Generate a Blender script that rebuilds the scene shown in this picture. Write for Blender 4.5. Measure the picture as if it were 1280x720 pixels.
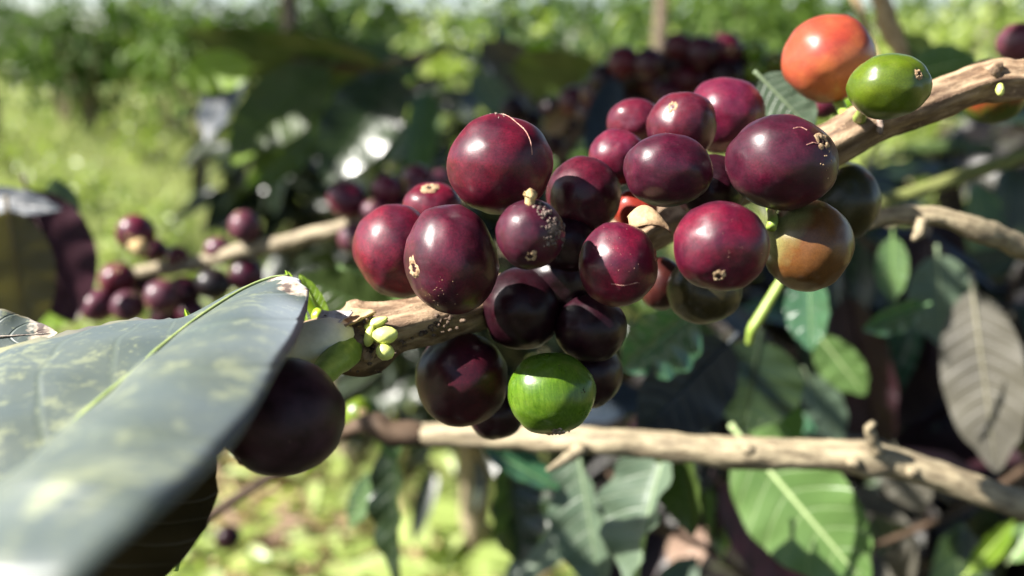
import bpy, math, random
import numpy as np
from mathutils import Vector, Matrix, noise as mnoise

for o in list(bpy.data.objects):
    bpy.data.objects.remove(o)
SC = bpy.context.scene
COL = SC.collection

# ------------------------------------------------------------------ camera
CAM_Z = 1.0
PITCH = math.radians(15)
FPX = 1067.0                       # focal length in pixels of the 1280 px wide photograph
cam_d = bpy.data.cameras.new("camera")
cam_d.sensor_width = 36.0
cam_d.lens = 36.0 * FPX / 1280.0
cam_d.clip_start = 0.005
cam_d.clip_end = 400.0
cam_d.dof.use_dof = True
cam_d.dof.focus_distance = 0.117
cam_d.dof.aperture_fstop = 13.0
cam = bpy.data.objects.new("camera", cam_d)
COL.objects.link(cam)
cam.location = (0, 0, CAM_Z)
cam.rotation_euler = (math.radians(90) - PITCH, 0, 0)
SC.camera = cam
CX = Vector((1, 0, 0))
CU = Vector((0, math.sin(PITCH), math.cos(PITCH)))
CF = Vector((0, math.cos(PITCH), -math.sin(PITCH)))
CO = Vector((0, 0, CAM_Z))

# ------------------------------------------------------------------ light
SUN = (CX * -0.72 + CU * 0.60 - CF * 0.33).normalized()
w = bpy.data.worlds.new("World")
SC.world = w
w.use_nodes = True
nt = w.node_tree
bg = nt.nodes["Background"]
sky = nt.nodes.new("ShaderNodeTexSky")
sky.sky_type = 'NISHITA'
sky.sun_disc = False
sky.sun_elevation = math.asin(SUN.z)
sky.sun_rotation = math.atan2(SUN.x, SUN.y)
sky.air_density = 1.0
sky.dust_density = 1.0
nt.links.new(sky.outputs[0], bg.inputs[0])
bg.inputs[1].default_value = 0.05
sun_d = bpy.data.lights.new("sun", 'SUN')
sun_d.energy = 5.0
sun_d.angle = math.radians(0.53)
sun_d.color = (1.0, 0.955, 0.88)
sun = bpy.data.objects.new("sun", sun_d)
COL.objects.link(sun)
sun.rotation_euler = SUN.to_track_quat('Z', 'Y').to_euler()
sun.location = (-3, -2, 5)

SC.view_settings.view_transform = 'Standard'
SC.view_settings.look = 'None'
SC.view_settings.gamma = 1.0
SC.view_settings.exposure = 2.0
SC.view_settings.use_curve_mapping = False
SC.render.engine = 'CYCLES'
cy = SC.cycles
cy.use_denoising = True
cy.max_bounces = 6
cy.diffuse_bounces = 3
cy.glossy_bounces = 3
cy.transmission_bounces = 4
cy.sample_clamp_indirect = 4.0
cy.caustics_reflective = False
cy.caustics_refractive = False

# ------------------------------------------------------------------ helpers
rnd = random.Random(7)
nr = np.random.default_rng(11)


def P(px, py, d):
    """A point that the photograph shows at pixel px, py, d metres deep."""
    return CO + CX * ((px - 640) / FPX * d) + CU * ((360 - py) / FPX * d) + CF * d


def cdir(x, y, z):
    """Direction given as right, up, towards the camera."""
    return (CX * x + CU * y - CF * z).normalized()


WPOS = {}


def tag(o, label=None, cat=None, group=None, kind=None):
    if label:
        o["label"] = label
    if cat:
        o["category"] = cat
    if group:
        o["group"] = group
    if kind:
        o["kind"] = kind
    return o


def mk(name, verts, faces, mat, parent=None, uv=None, attr=None, origin=None, smooth=True):
    v = np.asarray([tuple(p) for p in verts] if not isinstance(verts, np.ndarray) else verts, dtype=np.float64)
    if origin is None:
        origin = v.mean(axis=0)
    origin = np.asarray(tuple(origin), dtype=np.float64)
    me = bpy.data.meshes.new(name)
    if isinstance(faces, np.ndarray):
        faces = faces.tolist()
    me.from_pydata((v - origin).tolist(), [], faces)
    me.validate()
    if uv is not None:
        lay = me.uv_layers.new(name="UVMap")
        li = np.zeros(len(me.loops), dtype=np.int32)
        me.loops.foreach_get("vertex_index", li)
        lay.data.foreach_set("uv", np.asarray(uv, dtype=np.float32)[li].ravel())
    if attr is not None:
        a = me.attributes.new("unit", 'FLOAT_VECTOR', 'POINT')
        a.data.foreach_set("vector", np.asarray(attr, dtype=np.float32).ravel())
    if smooth:
        me.polygons.foreach_set("use_smooth", np.ones(len(me.polygons), dtype=bool))
    me.update()
    if mat is not None:
        me.materials.append(mat)
    o = bpy.data.objects.new(name, me)
    COL.objects.link(o)
    if parent is None:
        o.location = origin
    else:
        o.parent = parent
        o.location = Vector(origin) - WPOS[parent.name]
    WPOS[o.name] = Vector(origin)
    return o


def empty(name, loc):
    o = bpy.data.objects.new(name, None)
    o.empty_display_size = 0.01
    COL.objects.link(o)
    o.location = loc
    WPOS[o.name] = Vector(loc)
    return o


def copy_tree(o, parent=None):
    c = o.copy()
    COL.objects.link(c)
    if parent is not None:
        c.parent = parent
    for ch in o.children:
        copy_tree(ch, c)
    return c


def grid_faces(nu, nv, wrap=False):
    f = []
    for i in range(nu - 1):
        for j in range(nv if wrap else nv - 1):
            j2 = (j + 1) % nv
            f.append((i * nv + j, i * nv + j2, (i + 1) * nv + j2, (i + 1) * nv + j))
    return f


def catmull(pts, per):
    """Catmull-Rom through rows of numbers."""
    p = np.asarray(pts, dtype=float)
    p = np.vstack([2 * p[0] - p[1], p, 2 * p[-1] - p[-2]])
    out = []
    for i in range(1, len(p) - 2):
        for k in range(per):
            t = k / per
            a, b, c, d = p[i - 1], p[i], p[i + 1], p[i + 2]
            out.append(.5 * (2 * b + (c - a) * t + (2 * a - 5 * b + 4 * c - d) * t * t + (3 * b - a - 3 * c + d) * t ** 3))
    out.append(p[-2])
    return np.array(out)


def tube_geo(pts, per=8, sides=16, rough=0.06, ridges=0.0, seed=0.0, world=False, edge=0.0):
    """pts: rows of px, py, depth, radius in px (or world x, y, z, radius)."""
    if not world:
        rows = []
        for px, py, d, r in pts:
            q = P(px, py, d)
            rows.append((q.x, q.y, q.z, r * d / FPX))
        pts = rows
    c = catmull(pts, per)
    n = len(c)
    pos = c[:, :3]
    rad = np.maximum(c[:, 3], 1e-5)
    tan = np.gradient(pos, axis=0)
    tan /= np.linalg.norm(tan, axis=1)[:, None]
    seg = np.r_[0, np.cumsum(np.linalg.norm(np.diff(pos, axis=0), axis=1))]
    ref = np.array(tuple(CF))
    if abs(tan[0] @ ref) > .9:
        ref = np.array([1.0, 0, 0])
    nrm = np.cross(tan[0], ref)
    nrm /= np.linalg.norm(nrm)
    V, UV = [], []
    rm = rad.mean()
    for i in range(n):
        nrm = nrm - tan[i] * (nrm @ tan[i])
        nrm /= np.linalg.norm(nrm)
        bi = np.cross(tan[i], nrm)
        for j in range(sides):
            a = 2 * math.pi * j / sides
            q = Vector((math.cos(a) * 1.3 + seed, math.sin(a) * 1.3, seg[i] / rm * .55))
            k = 1 + rough * mnoise.noise(q) * 1.6 + rough * .6 * mnoise.noise(q * 3.1)
            if edge:      # four-sided section with a ridge on the near side
                k *= 1 / (abs(math.cos(a)) ** edge + abs(math.sin(a)) ** edge) ** (1 / edge) * 1.12
            if ridges:
                k += ridges * mnoise.noise(Vector((math.cos(a) * 3.4 + seed, math.sin(a) * 3.4, seg[i] / rm * .10)))
            V.append(pos[i] + (nrm * math.cos(a) + bi * math.sin(a)) * rad[i] * k)
            UV.append((j / sides, seg[i] / rm))
    F = grid_faces(n, sides, True)
    F.append(tuple(range(sides))[::-1])
    F.append(tuple(range((n - 1) * sides, n * sides)))
    return np.array(V), F, UV


def tube(name, pts, mat, parent=None, **kw):
    V, F, UV = tube_geo(pts, **kw)
    return mk(name, V, F, mat, parent, uv=UV)


def join_geo(parts):
    V, F, U, k = [], [], [], 0
    for v, f, u in parts:
        V.append(np.asarray(v)); U.extend(u)
        F.extend([tuple(i + k for i in q) for q in f])
        k += len(v)
    return np.vstack(V), F, U


def blob_geo(center, rx, ry, rz, seed=0, amp=.2, nu=10, nv=14, freq=1.6, frame=None):
    """A lumpy closed ellipsoid; frame = three axes."""
    A, B, D = frame or (CX, CU, CF)
    V, U = [], []
    for i in range(nu + 1):
        th = math.pi * i / nu
        for j in range(nv):
            ph = 2 * math.pi * j / nv
            q = Vector((math.sin(th) * math.cos(ph), math.sin(th) * math.sin(ph), math.cos(th)))
            k = 1 + amp * mnoise.noise(q * freq + Vector((seed * 3.1, seed, -seed)))
            V.append(tuple(center + A * (q.x * rx * k) + B * (q.y * ry * k) + D * (q.z * rz * k)))
            U.append((j / nv, i / nu))
    return np.array(V), grid_faces(nu + 1, nv, True), U


# ------------------------------------------------------------------ materials
def new_mat(name):
    m = bpy.data.materials.new(name)
    m.use_nodes = True
    t = m.node_tree
    return m, t, t.nodes["Principled BSDF"]


def N(t, typ, **kw):
    n = t.nodes.new(typ)
    for k, v in kw.items():
        if k.startswith("i_"):
            n.inputs[k[2:].replace("_", " ")].default_value = v
        else:
            setattr(n, k, v)
    return n


def ramp(t, fac, stops):
    r = t.nodes.new("ShaderNodeValToRGB")
    e = r.color_ramp.elements
    while len(e) < len(stops):
        e.new(0.5)
    for q, (p, c) in zip(e, stops):
        q.position = p
        q.color = (*c, 1) if len(c) == 3 else c
    t.links.new(fac, r.inputs[0])
    return r.outputs[0]


def mix(t, fac, a, b, mode='MIX'):
    m = t.nodes.new("ShaderNodeMix")
    m.data_type = 'RGBA'
    m.blend_type = mode
    for s, v in ((m.inputs[0], fac), (m.inputs[6], a), (m.inputs[7], b)):
        if isinstance(v, bpy.types.NodeSocket):
            t.links.new(v, s)
        elif isinstance(v, (int, float)):
            s.default_value = v
        else:
            s.default_value = (*v, 1)
    return m.outputs[2]


def math_n(t, op, a, b=None, clamp=False):
    m = t.nodes.new("ShaderNodeMath")
    m.operation = op
    m.use_clamp = clamp
    for s, v in zip(m.inputs, (a, b)):
        if v is None:
            continue
        if isinstance(v, bpy.types.NodeSocket):
            t.links.new(v, s)
        else:
            s.default_value = v
    return m.outputs[0]


def noise_n(t, vec, scale, detail=3, rough=.55, dims='3D', wv=None):
    n = t.nodes.new("ShaderNodeTexNoise")
    n.noise_dimensions = dims
    n.inputs["Scale"].default_value = scale
    n.inputs["Detail"].default_value = detail
    n.inputs["Roughness"].default_value = rough
    if vec is not None:
        t.links.new(vec, n.inputs["Vector"])
    if wv is not None:
        t.links.new(wv, n.inputs["W"])
    return n.outputs["Fac"]


def bump(t, h, strength, dist):
    b = t.nodes.new("ShaderNodeBump")
    b.inputs["Strength"].default_value = strength
    b.inputs["Distance"].default_value = dist
    t.links.new(h, b.inputs["Height"])
    return b.outputs[0]


SKIN = .67


def cherry_mat(name, a, b, stalk_col=None, rough=.37, dots=1.0, bloom=.10, streak=False, disc_col=None, pole=(-.55, .35), sub=0.0, mottle=1.0, spec=.30, coat=.12):
    a, b = (tuple(c * SKIN for c in q) for q in (a, b))
    if stalk_col:
        stalk_col = tuple(c * SKIN for c in stalk_col)
    m, t, bs = new_mat(name)
    at = N(t, "ShaderNodeAttribute", attribute_name="unit")
    vec = at.outputs["Vector"]
    oi = N(t, "ShaderNodeObjectInfo")
    wv = math_n(t, 'MULTIPLY', oi.outputs["Random"], 40.0)
    big = noise_n(t, vec, 1.5, 3, .55, '4D', wv)
    col = ramp(t, big, [(.36, a), (.66, b)])
    sep = N(t, "ShaderNodeSeparateXYZ")
    t.links.new(vec, sep.inputs[0])
    z = math_n(t, 'ADD', sep.outputs[2], math_n(t, 'MULTIPLY', math_n(t, 'SUBTRACT', big, .5), .9))
    if stalk_col:
        mr = N(t, "ShaderNodeMapRange")
        t.links.new(z, mr.inputs[0])
        mr.inputs[1].default_value = pole[1]
        mr.inputs[2].default_value = pole[0]
        col = mix(t, mr.outputs[0], col, stalk_col)
    if disc_col:
        mr = N(t, "ShaderNodeMapRange")
        t.links.new(z, mr.inputs[0])
        mr.inputs[1].default_value = .35
        mr.inputs[2].default_value = .95
        col = mix(t, math_n(t, 'MULTIPLY', mr.outputs[0], .8), col, disc_col)
    fine = noise_n(t, vec, 26, 4, .7, '4D', wv)
    col = mix(t, 1.0, col, ramp(t, fine, [(.28, (1 - .6 * mottle,) * 3), (.72, (1 + .6 * mottle,) * 3)]), 'MULTIPLY')
    mott = noise_n(t, vec, 8.5, 4, .65, '4D', wv)
    col = mix(t, 1.0, col, ramp(t, mott, [(.34, (1 - .22 * mottle, 1 - .20 * mottle, 1 - .18 * mottle)), (.66, (1 + .2 * mottle, 1 + .17 * mottle, 1 + .14 * mottle))]), 'MULTIPLY')
    if streak:
        sv = N(t, "ShaderNodeMapping")
        sv.inputs["Scale"].default_value = (9, 9, .8)
        t.links.new(vec, sv.inputs[0])
        st = noise_n(t, sv.outputs[0], 2.2, 3, .6)
        col = mix(t, ramp(t, st, [(.42, (0, 0, 0)), (.72, (.38, .38, .38))]), col, (.19, .29, .03))
    # fruit differ a little in ripeness
    hv = N(t, "ShaderNodeHueSaturation")
    t.links.new(math_n(t, 'ADD', math_n(t, 'MULTIPLY', oi.outputs["Random"], .45), .66), hv.inputs["Value"])
    t.links.new(math_n(t, 'ADD', math_n(t, 'MULTIPLY', math_n(t, 'FRACT', math_n(t, 'MULTIPLY', oi.outputs["Random"], 7.3)), .014), .497), hv.inputs["Hue"])
    t.links.new(col, hv.inputs["Color"])
    col = hv.outputs[0]
    # greyish waxy bloom in patches
    bl = noise_n(t, vec, 3.2, 5, .65, '4D', wv)
    col = mix(t, math_n(t, 'MULTIPLY', ramp(t, bl, [(.35, (.1, .1, .1)), (.80, (1, 1, 1))]), bloom), col, (.19, .085, .13))
    # pale corky dots and dust
    vo = N(t, "ShaderNodeTexVoronoi", voronoi_dimensions='4D', feature='F1')
    vo.inputs["Scale"].default_value = 8.0
    t.links.new(vec, vo.inputs["Vector"])
    t.links.new(wv, vo.inputs["W"])
    sp = math_n(t, 'LESS_THAN', math_n(t, 'ADD', vo.outputs["Distance"], math_n(t, 'MULTIPLY', fine, .10)), .105)
    gate = math_n(t, 'GREATER_THAN', noise_n(t, vec, 2.0, 2, .5, '4D', wv), .50)
    col = mix(t, math_n(t, 'MULTIPLY', math_n(t, 'MULTIPLY', sp, gate), .55 * dots), col, (.45, .30, .24))
    t.links.new(col, bs.inputs["Base Color"])
    rg = N(t, "ShaderNodeMapRange")
    t.links.new(bl, rg.inputs[0])
    rg.inputs[1].default_value = .3
    rg.inputs[2].default_value = .7
    rg.inputs[3].default_value = rough - .03
    rg.inputs[4].default_value = rough + .07
    t.links.new(rg.outputs[0], bs.inputs["Roughness"])
    bs.inputs["Specular IOR Level"].default_value = spec
    bs.inputs["Coat Weight"].default_value = coat
    bs.inputs["Coat Roughness"].default_value = .17
    bs.inputs["Sheen Weight"].default_value = .0
    bs.inputs["Sheen Roughness"].default_value = .5
    bs.inputs["Sheen Tint"].default_value = (.8, .5, .7, 1)
    if sub:
        bs.inputs["Subsurface Weight"].default_value = sub
        bs.inputs["Subsurface Radius"].default_value = (1, .5, .2)
        bs.inputs["Subsurface Scale"].default_value = .0015
    h = math_n(t, 'ADD', math_n(t, 'MULTIPLY', noise_n(t, vec, 34, 3, .6, '4D', wv), .5), math_n(t, 'MULTIPLY', noise_n(t, vec, 5, 3, .5, '4D', wv), 1.0))
    t.links.new(bump(t, h, .40, .00007), bs.inputs["Normal"])
    return m


CM = {
    'wine': cherry_mat("skin_wine", (.055, .0022, .014), (.145, .0030, .019), bloom=.08),
    'plum': cherry_mat("skin_plum", (.034, .0028, .013), (.085, .0035, .022), bloom=.09),
    'rose': cherry_mat("skin_rose", (.080, .0045, .024), (.145, .006, .027), bloom=.12),
    'deep': cherry_mat("skin_wine_shaded", (.026, .002, .007), (.060, .0025, .011), bloom=.05, spec=.28, coat=.05),  # wine skin darkened to stand for the shade under the branch
    'dark': cherry_mat("skin_dark", (.012, .002, .005), (.025, .0025, .008), bloom=.04, rough=.34, spec=.25, coat=.0),  # near-black, also stands for shade inside the cluster
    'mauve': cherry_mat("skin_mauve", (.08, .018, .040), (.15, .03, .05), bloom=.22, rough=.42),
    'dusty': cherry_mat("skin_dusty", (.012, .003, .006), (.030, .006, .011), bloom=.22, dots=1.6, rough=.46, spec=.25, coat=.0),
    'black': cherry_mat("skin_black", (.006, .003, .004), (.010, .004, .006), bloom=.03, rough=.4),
    'red': cherry_mat("skin_red", (.36, .042, .028), (.44, .078, .038), mottle=.35, bloom=.06, dots=.6, sub=.08, disc_col=(.50, .16, .05)),
    'scarlet': cherry_mat("skin_scarlet", (.40, .02, .015), (.32, .015, .012), bloom=.04, sub=.08),
    'half_red': cherry_mat("skin_half_red", (.30, .03, .012), (.38, .045, .015), stalk_col=(.12, .17, .02), bloom=.04, pole=(-.45, .05)),
    'green': cherry_mat("skin_green", (.095, .15, .008), (.135, .19, .010), mottle=.4, bloom=.03, dots=.4, rough=.30, sub=.08),
    'lime': cherry_mat("skin_lime", (.075, .165, .006), (.115, .215, .009), mottle=.4, bloom=.03, dots=.5, rough=.28, streak=True, sub=.1),
    'turning': cherry_mat("skin_turning", (.20, .075, .016), (.23, .10, .022), stalk_col=(.42, .46, .16), mottle=.4, bloom=.04, dots=.5, rough=.32, pole=(-.80, -.15), sub=.06),
    'olive': cherry_mat("skin_olive", (.026, .020, .004), (.045, .032, .006), bloom=.03, dots=.4, stalk_col=(.035, .04, .008)),
    'russet': cherry_mat("skin_russet", (.06, .010, .008), (.09, .018, .010), bloom=.05),
}


def plain_mat(name, a, b, scale=300.0, rough=.8, bstr=.5, bdist=.0003, spec=.3, detail=4):
    m, t, bs = new_mat(name)
    tc = N(t, "ShaderNodeTexCoord")
    n1 = noise_n(t, tc.outputs["Object"], scale, detail, .65)
    t.links.new(ramp(t, n1, [(.32, a), (.68, b)]), bs.inputs["Base Color"])
    bs.inputs["Roughness"].default_value = rough
    bs.inputs["Specular IOR Level"].default_value = spec
    t.links.new(bump(t, noise_n(t, tc.outputs["Object"], scale * 2.2, 4, .6), bstr, bdist), bs.inputs["Normal"])
    return m


M_scar = plain_mat("cork_scar", (.16, .09, .045), (.42, .30, .18), 1500)
M_pit = plain_mat("scar_pit", (.012, .006, .005), (.04, .02, .012), 1500)
M_crust = plain_mat("dried_crust", (.05, .03, .025), (.36, .28, .23), 900, rough=.95)
M_stub = plain_mat("dry_stalk", (.25, .15, .06), (.52, .40, .20), 900)
M_seam = plain_mat("cork_seam", (.30, .12, .10), (.46, .28, .22), 1200)
M_bud = plain_mat("pale_bud", (.50, .56, .10), (.66, .70, .22), 350, rough=.45, bstr=.15, spec=.5)
M_stem_green = plain_mat("green_stalk", (.16, .24, .03), (.27, .36, .07), 500, rough=.45, bstr=.25, spec=.5)
M_stem_pale = plain_mat("pale_shoot", (.60, .58, .42), (.76, .73, .56), 350, rough=.5, bstr=.3)
M_scale = plain_mat("dry_bract", (.24, .145, .075), (.40, .28, .16), 700, rough=.7)
M_scale_grey = plain_mat("grey_bract", (.20, .17, .16), (.46, .42, .42), 800, rough=.7, bstr=.8)
M_twig = plain_mat("dry_twig", (.22, .15, .08), (.46, .36, .22), 250)
M_twig_dark = plain_mat("dark_twig", (.03, .018, .010), (.08, .05, .03), 250)
M_neon = plain_mat("young_shoot", (.26, .40, .02), (.36, .52, .04), 200, rough=.4, bstr=.1, spec=.5)


def bark_mat(name, light, midc, dark, crack=.5, bd=.0006):
    m, t, bs = new_mat(name)
    tc = N(t, "ShaderNodeTexCoord")
    mp = N(t, "ShaderNodeMapping")
    mp.inputs["Scale"].default_value = (11, .42, 1)
    t.links.new(tc.outputs["UV"], mp.inputs[0])
    # the UV seam is hidden on the far side
    gr = noise_n(t, mp.outputs[0], 1.0, 5, .62)
    pa = noise_n(t, tc.outputs["Object"], 160, 4, .6)
    fl = noise_n(t, tc.outputs["Object"], 900, 4, .7)
    col = ramp(t, gr, [(.28, dark), (.44, midc), (.60, light), (.80, midc)])
    col = mix(t, ramp(t, pa, [(.45, (0, 0, 0)), (.70, (crack, crack, crack))]), col, dark)
    col = mix(t, ramp(t, fl, [(.60, (0, 0, 0)), (.72, (.55, .55, .55))]), col, tuple(min(1, c * 1.5) for c in light))
    t.links.new(col, bs.inputs["Base Color"])
    bs.inputs["Roughness"].default_value = .68
    bs.inputs["Specular IOR Level"].default_value = .35
    h = math_n(t, 'ADD', gr, math_n(t, 'MULTIPLY', fl, .35))
    t.links.new(bump(t, h, .9, bd), bs.inputs["Normal"])
    return m


M_bark = bark_mat("bark_brown", (.34, .24, .15), (.15, .092, .054), (.030, .017, .011))
M_bark_grey = bark_mat("bark_grey", (.31, .26, .165), (.20, .16, .10), (.06, .045, .03), .45)
M_bark_olive = bark_mat("bark_olive", (.16, .18, .05), (.11, .12, .035), (.05, .045, .02), .3)
M_trunk = bark_mat("bark_trunk", (.22, .16, .11), (.14, .10, .07), (.05, .035, .025), .5, .01)


def leaf_mat(name, a, b, vein=(.20, .28, .08), rough=.36, trans=.25, tcol=None, veinamt=.35, nveins=9, spots=None, burn=False, coat=0.0, back=None, spec=.5, island=False, scale=40.0, bd=.0008):
    m, t, bs = new_mat(name)
    tc = N(t, "ShaderNodeTexCoord")
    uv = N(t, "ShaderNodeSeparateXYZ")
    t.links.new(tc.outputs["UV"], uv.inputs[0])
    u = math_n(t, 'ABSOLUTE', math_n(t, 'SUBTRACT', math_n(t, 'MULTIPLY', uv.outputs[0], 2.0), 1.0))
    n1 = noise_n(t, tc.outputs["Object"], scale, 4, .6)
    if island:
        ge = N(t, "ShaderNodeNewGeometry")
        f = math_n(t, 'ADD', math_n(t, 'MULTIPLY', ge.outputs["Random Per Island"], .7), math_n(t, 'MULTIPLY', n1, .3))
        col = ramp(t, f, [(.12, a), (.86, b)])
    else:
        col = ramp(t, n1, [(.32, a), (.68, b)])
    # side veins run out and forward from the midrib
    ph = math_n(t, 'FRACT', math_n(t, 'SUBTRACT', math_n(t, 'MULTIPLY', uv.outputs[1], float(nveins)), math_n(t, 'MULTIPLY', math_n(t, 'POWER', u, 1.4), 1.3)))
    tri = math_n(t, 'ABSOLUTE', math_n(t, 'SUBTRACT', math_n(t, 'MULTIPLY', ph, 2.0), 1.0))      # 1 on the vein
    vm = N(t, "ShaderNodeMapRange")
    t.links.new(tri, vm.inputs[0])
    vm.inputs[1].default_value = .84
    vm.inputs[2].default_value = .97
    mid = N(t, "ShaderNodeMapRange")
    t.links.new(u, mid.inputs[0])
    mid.inputs[1].default_value = .07
    mid.inputs[2].default_value = .02
    vv = math_n(t, 'MAXIMUM', math_n(t, 'MULTIPLY', vm.outputs[0], .6), mid.outputs[0])
    col = mix(t, math_n(t, 'MULTIPLY', vv, veinamt), col, vein)
    if spots:
        sn = noise_n(t, tc.outputs["Object"], spots[1], 5, .72)
        g = noise_n(t, tc.outputs["Object"], spots[1] * .22, 3, .6)
        sp = ramp(t, math_n(t, 'ADD', sn, math_n(t, 'MULTIPLY', math_n(t, 'SUBTRACT', g, .5), .55)), [(.565, (0, 0, 0)), (.65, (1, 1, 1))])
        col = mix(t, math_n(t, 'MULTIPLY', sp, spots[2]), col, spots[0])
        blot = ramp(t, noise_n(t, tc.outputs["Object"], 85, 4, .62), [(.40, (0, 0, 0)), (.68, (.45, .45, .45))])
        col = mix(t, blot, col, (.066, .076, .034))
        dust = noise_n(t, tc.outputs["Object"], 1500, 3, .7)
        col = mix(t, ramp(t, dust, [(.60, (0, 0, 0)), (.72, (.6, .6, .6))]), col, spots[0])
    if burn:
        # dead, bleached patch at the leaf tip and along part of one edge
        bn = noise_n(t, tc.outputs["Object"], 210, 4, .65)
        bm = N(t, "ShaderNodeMapRange")
        t.links.new(math_n(t, 'ADD', uv.outputs[1], math_n(t, 'MULTIPLY', math_n(t, 'SUBTRACT', bn, .5), .20)), bm.inputs[0])
        bm.inputs[1].default_value = .83
        bm.inputs[2].default_value = .85
        col = mix(t, bm.outputs[0], col, ramp(t, noise_n(t, tc.outputs["Object"], 380, 4, .6), [(.40, (.10, .065, .05)), (.50, (.42, .33, .25)), (.66, (.62, .56, .46))]))
        ed = N(t, "ShaderNodeMapRange")
        t.links.new(math_n(t, 'ADD', uv.outputs[0], math_n(t, 'MULTIPLY', bn, .10)), ed.inputs[0])
        ed.inputs[1].default_value = .105
        ed.inputs[2].default_value = .085
        col = mix(t, math_n(t, 'MULTIPLY', ed.outputs[0], .8), col, ramp(t, n1, [(.4, (.10, .075, .06)), (.6, (.30, .28, .12))]))
    t.links.new(col, bs.inputs["Base Color"])
    bs.inputs["Roughness"].default_value = rough
    bs.inputs["Specular IOR Level"].default_value = spec
    bs.inputs["Coat Weight"].default_value = coat
    bs.inputs["Coat Roughness"].default_value = .12
    if burn:      # dust film, tinted blue to stand for the sky's sheen
        bs.inputs["Sheen Weight"].default_value = .25
        bs.inputs["Sheen Roughness"].default_value = .45
        bs.inputs["Sheen Tint"].default_value = (.72, .84, 1, 1)
    h = math_n(t, 'ADD', math_n(t, 'MULTIPLY', vv, -.8), math_n(t, 'MULTIPLY', noise_n(t, tc.outputs["Object"], scale * 6, 3, .6), .35))
    t.links.new(bump(t, h, .5, bd), bs.inputs["Normal"])
    if trans:
        tr = N(t, "ShaderNodeBsdfTranslucent")
        if tcol:
            tr.inputs[0].default_value = (*tcol, 1)
        else:
            t.links.new(mix(t, 1.0, col, (1.5, 1.7, .7), 'MULTIPLY'), tr.inputs[0])
        ms = N(t, "ShaderNodeMixShader")
        ms.inputs[0].default_value = trans
        out = t.nodes["Material Output"]
        t.links.new(bs.outputs[0], ms.inputs[1])
        t.links.new(tr.outputs[0], ms.inputs[2])
        t.links.new(ms.outputs[0], out.inputs[0])
    return m


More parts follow.
